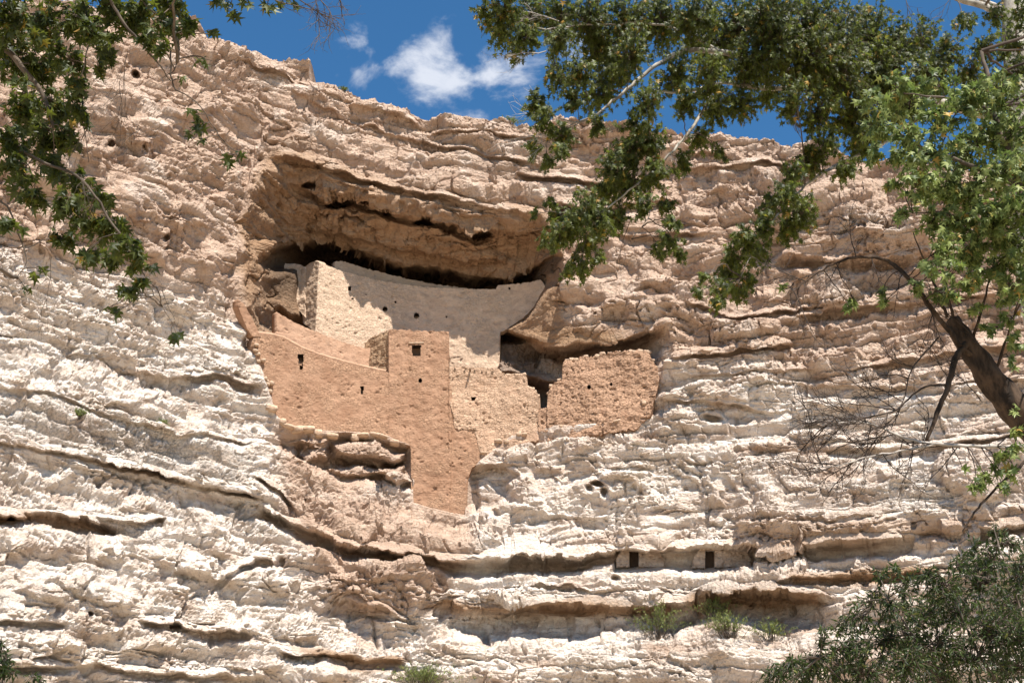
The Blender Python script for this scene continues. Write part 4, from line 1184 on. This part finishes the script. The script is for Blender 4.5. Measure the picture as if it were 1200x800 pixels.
for (u, v, n_) in [(250, 5, 8), (268, 12, 8), (290, 6, 9), (312, 8, 8), (332, 4, 6), (345, 8, 4), (240, 68, 4), (250, 72, 3), (228, 135, 7), (222, 150, 6), (236, 148, 5), (228, 168, 3), (279, 186, 7), (272, 182, 5), (205, 388, 3), (203, 397, 3), (40, 325, 4), (50, 318, 3), (32, 340, 3), (136, 366, 3), (128, 360, 2), (28, 265, 4), (215, 95, 3), (245, 40, 3)]:
    Y = 18.1; c = at(u, v, Y)
    LT.cluster(c, 0.13, n_ + 1, 0.18, near(skel, c), droop=0.9, per=3)
for (u, v) in [(95, 205), (110, 130), (150, 60), (60, 300), (190, 340), (30, 200), (5, 290), (140, 95), (165, 150)]:
    LT.bare(at(u, v, 18.1), Vector((LT.r.uniform(-.4, .5), LT.r.uniform(-.3, .3), -1)), LT.r.uniform(0.5, 1.0), 0.006, 2, "twig", 0.45)
for (u, v, du, dv, L) in [(318, -2, 40, 22, 0.75), (345, -4, 34, 26, 0.75), (368, -6, 8, 30, 0.65), (372, -6, 20, 30, 0.7), (395, -6, 12, 16, 0.28)]:
    p = at(u, v, 18.0); q = at(u + du, v + dv, 18.1)
    LT.bare(p, q - p, L, 0.010, 2, "twig", 0.42)
skel += bough(LT, [(330, -8, 18), (370, -14, 18), (400, -12, 18)], 0.012, 0.006)
for k in range(60):                                     # the rest of the crown, above the picture
    u, v, Y = LT.r.uniform(-260, 330), LT.r.uniform(-330, -35), LT.r.uniform(14.5, 19.5)
    c = at(u, v, Y)
    LT.cluster(c, 0.75, 36, 0.16, near(skel + trunk, c), droop=0.6, per=6)
for k in range(14):
    u, v, Y = LT.r.uniform(-300, -40), LT.r.uniform(-60, 330), LT.r.uniform(15.5, 19)
    c = at(u, v, Y); LT.cluster(c, 0.7, 32, 0.16, near(skel + trunk, c), droop=0.6, per=6)
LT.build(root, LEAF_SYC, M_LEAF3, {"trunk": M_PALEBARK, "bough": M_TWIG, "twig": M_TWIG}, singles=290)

# ---- pale-limbed sycamore behind, upper right
BT = Plant(202)
base = Vector((14.0, 33.0, -0.3))
root = thing("sycamore_tree", "sycamore with pale limbs and dense dark foliage reaching across the sky above the cliff rim", "tree", loc=tuple(base))
tp = [base, Vector((13.7, 32.5, 6)), at(1215, 330, 31.5), at(1198, 120, 31), at(1186, 0, 31), at(1182, -130, 31), at(1190, -300, 31)]
trunk = BT.curve(tp, 6, 0.006)
BT.tube(trunk, 0.62, 0.12, "trunk", 12)
s2 = list(trunk[18:])
s2 += bough(BT, [(1196, 150, 31), (1120, 125, 30.5), (1040, 112, 30), (958, 93, 29.6), (905, 76, 29.3), (850, 62, 29), (800, 61, 28.8), (765, 80, 28.7), (735, 104, 28.6), (700, 134, 28.5)], 0.137, 0.024, n=9)
s2 += bough(BT, [(958, 93, 29.6), (915, 104, 29.4), (870, 100, 29.2), (842, 98, 29), (825, 128, 28.8), (805, 158, 28.7), (770, 196, 28.6), (722, 236, 28.5), (690, 262, 28.5)], 0.072, 0.011, n=8)
s2 += bough(BT, [(842, 98, 29), (800, 108, 28.9), (765, 106, 28.8)], 0.050, 0.024, n=7)
s2 += bough(BT, [(1100, 120, 30.3), (1040, 165, 29.8), (990, 190, 29.5), (950, 212, 29.2), (915, 248, 29), (888, 285, 28.8), (868, 325, 28.7)], 0.058, 0.008, n=7)
s2 += bough(BT, [(850, 62, 29), (780, 30, 28.8), (700, 28, 28.6), (640, 34, 28.5), (590, 22, 28.5)], 0.036, 0.010, n=6)
s2 += bough(BT, [(1186, 20, 31), (1120, -5, 30.5), (1040, -30, 30), (940, -30, 29.5), (840, -25, 29)], 0.101, 0.024, n=8)
s2 += bough(BT, [(1186, 15, 31), (1165, 6, 31), (1145, -4, 31), (1120, -30, 31)], 0.065, 0.040, n=7)
s2 += bough(BT, [(765, 106, 28.8), (764, 150, 28.7), (756, 210, 28.6), (762, 250, 28.6), (740, 280, 28.6)], 0.022, 0.006, n=6)
s2 += bough(BT, [(700, 134, 28.5), (660, 150, 28.5), (640, 165, 28.5)], 0.018, 0.006, n=6)
DEN = [(565, 18, 16), (592, 12, 26), (585, 38, 20), (615, 45, 22), (600, 68, 12), (625, 20, 28), (655, 22, 30), (655, 50, 22), (690, 25, 34), (700, 62, 30), (735, 25, 36), (740, 62, 30), (675, 85, 24), (655, 95, 18), (720, 92, 28), (775, 30, 38), (790, 85, 26), (760, 118, 22), (700, 115, 24), (672, 118, 18), (815, 20, 38), (835, 55, 34), (830, 88, 28), (805, 118, 20), (840, 125, 24), (865, 30, 40), (878, 75, 34), (870, 125, 22), (905, 25, 42), (915, 60, 38), (900, 108, 22), (950, 30, 44), (955, 75, 42), (930, 112, 24), (985, 95, 42), (985, 45, 40), (960, 130, 26), (995, 135, 34), (1020, 40, 36), (1030, 85, 40), (1010, 170, 24), (1050, 60, 34), (1055, 110, 36), (1080, 45, 24), (1090, 85, 28), (1115, 60, 22), (1140, 80, 22), (1160, 55, 18), (1150, 105, 26), (1130, 30, 14), (1168, 20, 16), (1190, 45, 20), (1196, 85, 22), (1180, 118, 24), (1196, 10, 16),
       (628, 120, 16), (640, 140, 18), (660, 160, 18), (625, 175, 12), (640, 190, 10), (655, 178, 12), (700, 145, 14), (745, 150, 20), (765, 170, 22), (735, 180, 24), (715, 200, 22), (740, 215, 24), (770, 205, 20), (710, 225, 22), (690, 245, 24), (672, 262, 24), (655, 275, 20), (700, 268, 20), (640, 285, 14), (725, 255, 20), (755, 240, 16), (780, 240, 12), (690, 290, 16), (680, 315, 14), (665, 320, 10), (700, 305, 10), (790, 260, 12), (785, 285, 16), (775, 295, 10), (800, 300, 8), (640, 240, 8), (650, 255, 10), (625, 250, 6), (820, 165, 16), (845, 180, 10), (800, 190, 14),
       (950, 190, 20), (930, 205, 18), (965, 170, 20), (920, 228, 20), (900, 240, 16), (940, 250, 22), (925, 275, 18), (900, 265, 18), (875, 280, 20), (885, 300, 20), (860, 300, 18), (855, 322, 18), (845, 340, 16), (838, 358, 10), (865, 345, 12), (880, 330, 12), (990, 200, 18), (825, 325, 8), (815, 345, 7)]
for (u, v, r) in DEN:
    Y = 28.6 + BT.r.uniform(-1.4, 1.2) + (0.6 if u > 950 else 0)
    c = at(u, v, Y); rad = r * Y / FPX * 1.32
    BT.cluster(c, rad, int(10 + r * r * 0.78), 0.132, near(s2, c), droop=1.1, per=6, squash=(1, 1.8, 0.9))
for k in range(60):
    u, v, Y = BT.r.uniform(600, 1400), BT.r.uniform(-330, -30), BT.r.uniform(26, 33)
    c = at(u, v, Y); BT.cluster(c, 1.1, 54, 0.17, near(s2, c), droop=0.6, per=6)
for k in range(16):
    u, v, Y = BT.r.uniform(1215, 1420), BT.r.uniform(0, 300), BT.r.uniform(28, 33)
    c = at(u, v, Y); BT.cluster(c, 1.1, 54, 0.17, near(s2, c), droop=0.6, per=6)
for (u, v, du, dv) in [(700, 134, -60, 14), (690, 140, -60, 30), (680, 145, -50, -10), (672, 150, -50, 22), (660, 152, -30, 4), (655, 25, -30, -8), (640, 60, -20, 14)]:
    p = at(u, v, 28.5); q = at(u + du, v + dv, 28.3); BT.bare(p, q - p, 1.1, 0.012, 2, "dead_twig", 0.4)
for (u, v, du, dv) in [(1060, -5, 30, 60), (1075, 10, 20, 40), (1120, -8, -30, 40), (905, 295, -10, 50), (740, 255, -20, 60)]:
    p = at(u, v, 29.5); q = at(u + du, v + dv, 29.4); BT.bare(p, q - p, 1.0, 0.010, 2, "twig", 0.4)
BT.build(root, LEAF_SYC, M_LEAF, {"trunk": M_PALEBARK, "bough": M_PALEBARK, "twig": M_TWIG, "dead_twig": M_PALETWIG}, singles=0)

# ---- leaning sycamore with a broken dark trunk, right edge
RT_ = Plant(303)
base = Vector((11.8, 22.5, -0.3))
root = thing("sycamore_tree", "leaning sycamore with a snapped dark trunk, sunlit leaves above and bare twigs spreading left", "tree", loc=tuple(base))
trunk = RT_.curve([base, Vector((10.9, 22.4, 2.8)), at(1300, 610, 22.2), at(1215, 505, 22), at(1175, 462, 21.9), at(1150, 428, 21.8), at(1128, 395, 21.8), at(1116, 374, 21.8)], 6, 0.006)
RT_.tube(trunk, 0.42, 0.12, "trunk", 14)
s3 = list(trunk[18:])
up = bough(RT_, [(1235, 520, 22), (1232, 420, 21.6), (1215, 320, 21.2), (1195, 220, 21), (1165, 130, 21), (1150, 60, 21)], 0.20, 0.03, n=9)
s3 += up
s3 += bough(RT_, [(1215, 320, 21.2), (1150, 270, 20.9), (1105, 250, 20.8), (1070, 250, 20.8)], 0.05, 0.008)
s3 += bough(RT_, [(1195, 220, 21), (1130, 190, 20.7), (1075, 170, 20.6), (1045, 150, 20.6)], 0.05, 0.01)
s3 += bough(RT_, [(1165, 130, 21), (1110, 115, 20.8), (1060, 110, 20.8)], 0.035, 0.01)
dark = bough(RT_, [(1150, 425, 21.8), (1128, 408, 21.6), (1098, 370, 21.4), (1068, 330, 21.2), (1040, 306, 21.1), (1012, 301, 21), (985, 306, 21), (955, 322, 21), (925, 345, 21)], 0.055, 0.008, part="dark_bough")
s3 += dark
for i in (14, 20, 24, 28, 32, 36, 40, 44, 47):
    if i < len(dark):
        RT_.bare(dark[i], Vector((RT_.r.uniform(-0.9, 0.3), 0, RT_.r.uniform(-0.9, 0.4))), RT_.r.uniform(.5, .9), 0.011, 2, "twig", 0.5)
bough(RT_, [(1135, 400, 21.7), (1120, 420, 21.5), (1112, 450, 21.4), (1098, 485, 21.3), (1086, 516, 21.3)], 0.065, 0.028, part="dark_bough")
q1 = bough(RT_, [(1260, 520, 22), (1200, 523, 21.7), (1140, 522, 21.5), (1095, 520, 21.3), (1060, 513, 21.2), (1030, 500, 21.2), (1005, 494, 21.2), (970, 497, 21.2)], 0.040, 0.007, part="dead_bough")
q2 = bough(RT_, [(1095, 520, 21.3), (1060, 528, 21.2), (1020, 534, 21.1), (985, 545, 21.1), (955, 548, 21.1)], 0.022, 0.005, part="dead_bough")
q3 = bough(RT_, [(1112, 450, 21.4), (1080, 455, 21.3), (1050, 480, 21.2), (1020, 488, 21.2), (980, 490, 21.2), (950, 492, 21.2)], 0.020, 0.004, part="twig")
q4 = bough(RT_, [(1100, 395, 21.5), (1070, 430, 21.3), (1058, 470, 21.2), (1040, 510, 21.2)], 0.016, 0.004, part="twig")
for q in (q1, q2, q3, q4):
    for i in range(len(q) // 3, len(q), 2):
        RT_.bare(q[i], Vector((RT_.r.uniform(-1, 0.1), RT_.r.uniform(-.4, .4), RT_.r.uniform(-0.7, 0.7))), RT_.r.uniform(.4, 1.0), 0.0115, 2, "twig", 0.5)
for (u, v) in [(1120, 380), (1110, 440), (1130, 420), (1150, 470), (1145, 400), (1100, 350)]:
    RT_.bare(at(u, v, 21.6), Vector((RT_.r.uniform(-1, .2), -0.2, RT_.r.uniform(-.6, .8))), RT_.r.uniform(.6, 1.0), 0.009, 2, "twig", 0.5)
for (u, v, du, dv) in [(1120, 385, -20, -90), (1140, 400, 30, -110), (1165, 440, 30, -90), (1110, 372, -40, -100)]:
    q = bough(RT_, [(u, v, 21.8), (u + du * .5, v + dv * .5, 21.5), (u + du, v + dv, 21.3)], 0.03, 0.008, part="dark_bough"); s3 += q
RC = [(1050, 105, 24), (1065, 130, 28), (1095, 100, 30), (1105, 140, 34), (1140, 115, 32), (1175, 105, 30), (1060, 165, 26), (1085, 180, 34), (1120, 185, 36), (1155, 160, 36), (1190, 150, 36), (1075, 215, 24), (1105, 225, 34), (1140, 225, 36), (1175, 205, 38), (1195, 240, 34), (1095, 258, 24), (1125, 262, 30), (1160, 265, 36), (1190, 290, 34), (1105, 290, 24), (1140, 298, 28), (1170, 315, 28), (1090, 312, 14), (1115, 322, 18), (1145, 330, 18), (1185, 335, 22), (1080, 335, 10), (1100, 345, 10), (1120, 350, 12),
      (1045, 190, 14), (1022, 118, 20), (1030, 150, 24), (1020, 185, 16), (1050, 215, 16), (1060, 250, 12), (1200, 190, 30), (1205, 330, 24)]
for (u, v, r) in RC:
    Y = 20.6 + RT_.r.uniform(-0.8, 0.8); c = at(u, v, Y)
    RT_.cluster(c, r * Y / FPX * 1.2, int(8 + r * r * 0.17), 0.155, near(s3, c), droop=0.8, per=5, squash=(1, 1.5, 0.85))
for (u, v, r, n_) in [(1002, 352, 9, 9), (998, 360, 7, 6), (1030, 346, 9, 9), (1036, 354, 6, 6), (1185, 375, 16, 18), (1195, 400, 18, 24), (1160, 385, 14, 14), (1145, 360, 14, 16), (1175, 350, 16, 18), (1185, 425, 10, 8), (1190, 505, 12, 12), (1185, 530, 18, 24), (1170, 545, 16, 18), (1155, 560, 14, 16), (1145, 575, 10, 10), (1190, 555, 14, 14), (1172, 575, 9, 8), (1130, 552, 5, 4), (1195, 480, 9, 7), (920, 335, 5, 4)]:
    c = at(u, v, 21.2); RT_.cluster(c, r * 21.2 / FPX, int(n_ * 1.6), 0.15, near(s3 + q1 + q2, c), droop=0.6, per=4)
bough(RT_, [(1215, 530, 22), (1180, 560, 21.6), (1150, 590, 21.4), (1128, 622, 21.3)], 0.03, 0.012, part="dark_bough")
for k in range(22):
    u, v, Y = RT_.r.uniform(1215, 1420), RT_.r.uniform(40, 420), RT_.r.uniform(19.5, 23)
    c = at(u, v, Y); RT_.cluster(c, 0.8, 40, 0.15, near(s3, c), droop=0.5, per=6)
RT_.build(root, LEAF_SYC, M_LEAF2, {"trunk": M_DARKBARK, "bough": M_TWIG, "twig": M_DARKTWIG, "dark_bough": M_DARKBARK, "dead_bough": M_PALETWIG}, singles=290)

# ---- narrow-leaved tree top rising into the lower right corner
WT = Plant(404)
base = Vector((7.6, 19.5, -0.2))
root = thing("willow_tree", "dark bushy tree crown with narrow leaves below the leaning sycamore", "tree", loc=tuple(base))
stems = []
for (u, v, Y) in [(1170, 640, 19.5), (1110, 680, 19.2), (1040, 700, 19.2), (960, 770, 19.3), (1215, 700, 20), (1080, 760, 19.6)]:
    e = at(u, v, Y)
    stems += (q := WT.curve([base + WT.rnd(0.12), base.lerp(e, 0.45) + Vector((0.15, 0, 0.4)), e], 6, 0.02)); WT.tube(q, 0.07, 0.008, "trunk", 7)
WC = [(1185, 640, 22), (1195, 675, 28), (1160, 665, 26), (1125, 660, 18), (1140, 690, 30), (1180, 710, 34), (1105, 690, 26), (1085, 675, 16), (1060, 690, 18), (1120, 720, 32), (1160, 740, 36), (1195, 750, 32), (1085, 720, 28), (1050, 715, 24), (1020, 700, 16), (1010, 725, 20), (1060, 745, 30), (1100, 755, 34), (1140, 775, 36), (1185, 785, 36), (1030, 755, 28), (1000, 760, 26), (985, 740, 14), (1060, 780, 34), (1100, 795, 36), (1020, 790, 32), (980, 780, 26), (950, 775, 20), (945, 795, 26), (920, 788, 20), (900, 798, 16), (965, 750, 14), (1165, 625, 12), (1140, 640, 12), (1050, 665, 10), (1030, 675, 9)]
for (u, v, r) in WC:
    Y = 19.4 + WT.r.uniform(-0.9, 0.9); c = at(u, v, Y)
    WT.cluster(c, r * Y / FPX * 1.3, int(18 + r * r * 0.50), 0.115, near(stems, c), droop=0.25, per=8, squash=(1, 1.5, 0.85))
for k in range(36):
    u, v, Y = WT.r.uniform(860, 1330), WT.r.uniform(815, 1080), WT.r.uniform(18.6, 20.4)
    c = at(u, v, Y); WT.cluster(c, 0.55, 60, 0.10, near(stems, c), droop=0.25, per=8)
WT.build(root, LEAF_NARROW, M_WILLOW, {"trunk": M_TWIG, "twig": M_TWIG}, singles=0)

# ---- bush tips in the lower left corner
BL = Plant(505)
base = Vector((-6.3, 17.6, -0.2))
root = thing("bush", "dark bush with narrow leaves just showing at the foot of the left cliff", "bush", loc=tuple(base))
stems = []
for (u, v, Y) in [(2, 752, 17.5), (40, 792, 17.5), (-30, 760, 17.6), (15, 830, 17.6)]:
    e = at(u, v, Y); q = BL.curve([base + BL.rnd(0.1), base.lerp(e, 0.5) + BL.rnd(0.1), e], 6, 0.02); stems += q; BL.tube(q, 0.03, 0.005, "stem", 6)
for (u, v, r) in [(3, 755, 9), (8, 770, 12), (2, 785, 14), (14, 790, 9), (36, 794, 8), (48, 797, 7), (-20, 770, 20), (-30, 800, 30), (20, 830, 30), (60, 840, 24)]:
    c = at(u, v, 17.5); BL.cluster(c, r * 17.5 / FPX, int(14 + r * r * .4), 0.11, near(stems, c), droop=0.2, per=7)
for k in range(12):
    c = at(BL.r.uniform(-80, 90), BL.r.uniform(850, 950), 17.6); BL.cluster(c, 0.35, 50, 0.09, near(stems, c), droop=0.2, per=7)
BL.build(root, LEAF_NARROW, M_WILLOW, {"stem": M_TWIG, "twig": M_TWIG})


# ---- shrubs and tufts rooted on the ledges
def ledge_shrub(u, v, w, hgt, label, seed, n=26, group=None, leafs=0.10, spread=0.6):
    """broom-like shrub; w and hgt in photo pixels"""
    b = on_cliff(u, v) + Vector((0, -0.05, -0.06))
    px = b.y / FPX
    pl = Plant(seed); root = thing("shrub", label, "shrub", group, tuple(b))
    for k in range(n):
        x = pl.r.gauss(0, 0.36) * w * px; z = hgt * px * pl.r.uniform(0.5, 1.05) * (1 - 0.35 * min(1, abs(x) / (w * px)))
        e = b + Vector((x, pl.r.gauss(-0.1, 0.25) * w * px * 0.6, z))
        q = pl.curve([b + Vector((x * 0.3, 0, 0)), b.lerp(e, 0.55) + Vector((0, 0, 0.06)), e], 4, 0.03)
        pl.tube(q, 0.014, 0.004, "stem", 4)
        for j in range(20):
            i = pl.r.randint(len(q) // 3, len(q) - 1)
            pl.leaf(q[i] + pl.rnd(0.04), Vector((pl.r.gauss(0, .6), pl.r.gauss(0, .6), 0.8)), leafs * 1.7, 0.3)
    pl.build(root, LEAF_NARROW, M_SHRUB, {"stem": M_TWIG})


ledge_shrub(771, 748, 42, 42, "upright yellow-green shrub on the pale ledge below the crevice doorways", 601, 46)
ledge_shrub(856, 746, 54, 30, "broad low green shrub before the shallow ochre hollow", 602, 44)
ledge_shrub(838, 724, 34, 26, "small dark green shrub tucked under the lip of the ochre hollow", 603, 30)
ledge_shrub(905, 750, 44, 24, "sparse pale shrub at the far end of the ochre hollow", 604, 26)
ledge_shrub(492, 806, 70, 28, "long grassy green shrub at the bottom of the fold in the cliff", 605, 60)
ledge_shrub(93, 490, 18, 14, "small grey-green tuft on the grey ledge of the left cliff", 606, 16, leafs=0.09)
ledge_shrub(192, 501, 16, 10, "tiny yellow-green tuft on the white ledge of the left cliff", 607, 12, leafs=0.09)
ledge_shrub(600, 143, 30, 9, "low green shrub on the cliff rim beside the pale twigs", 608, 16)
ledge_shrub(727, 154, 40, 12, "dark scrub on the cliff rim behind the sycamore limbs", 609, 16)
ledge_shrub(406, 102, 14, 6, "dry tuft on the cliff rim above the alcove", 610, 8)
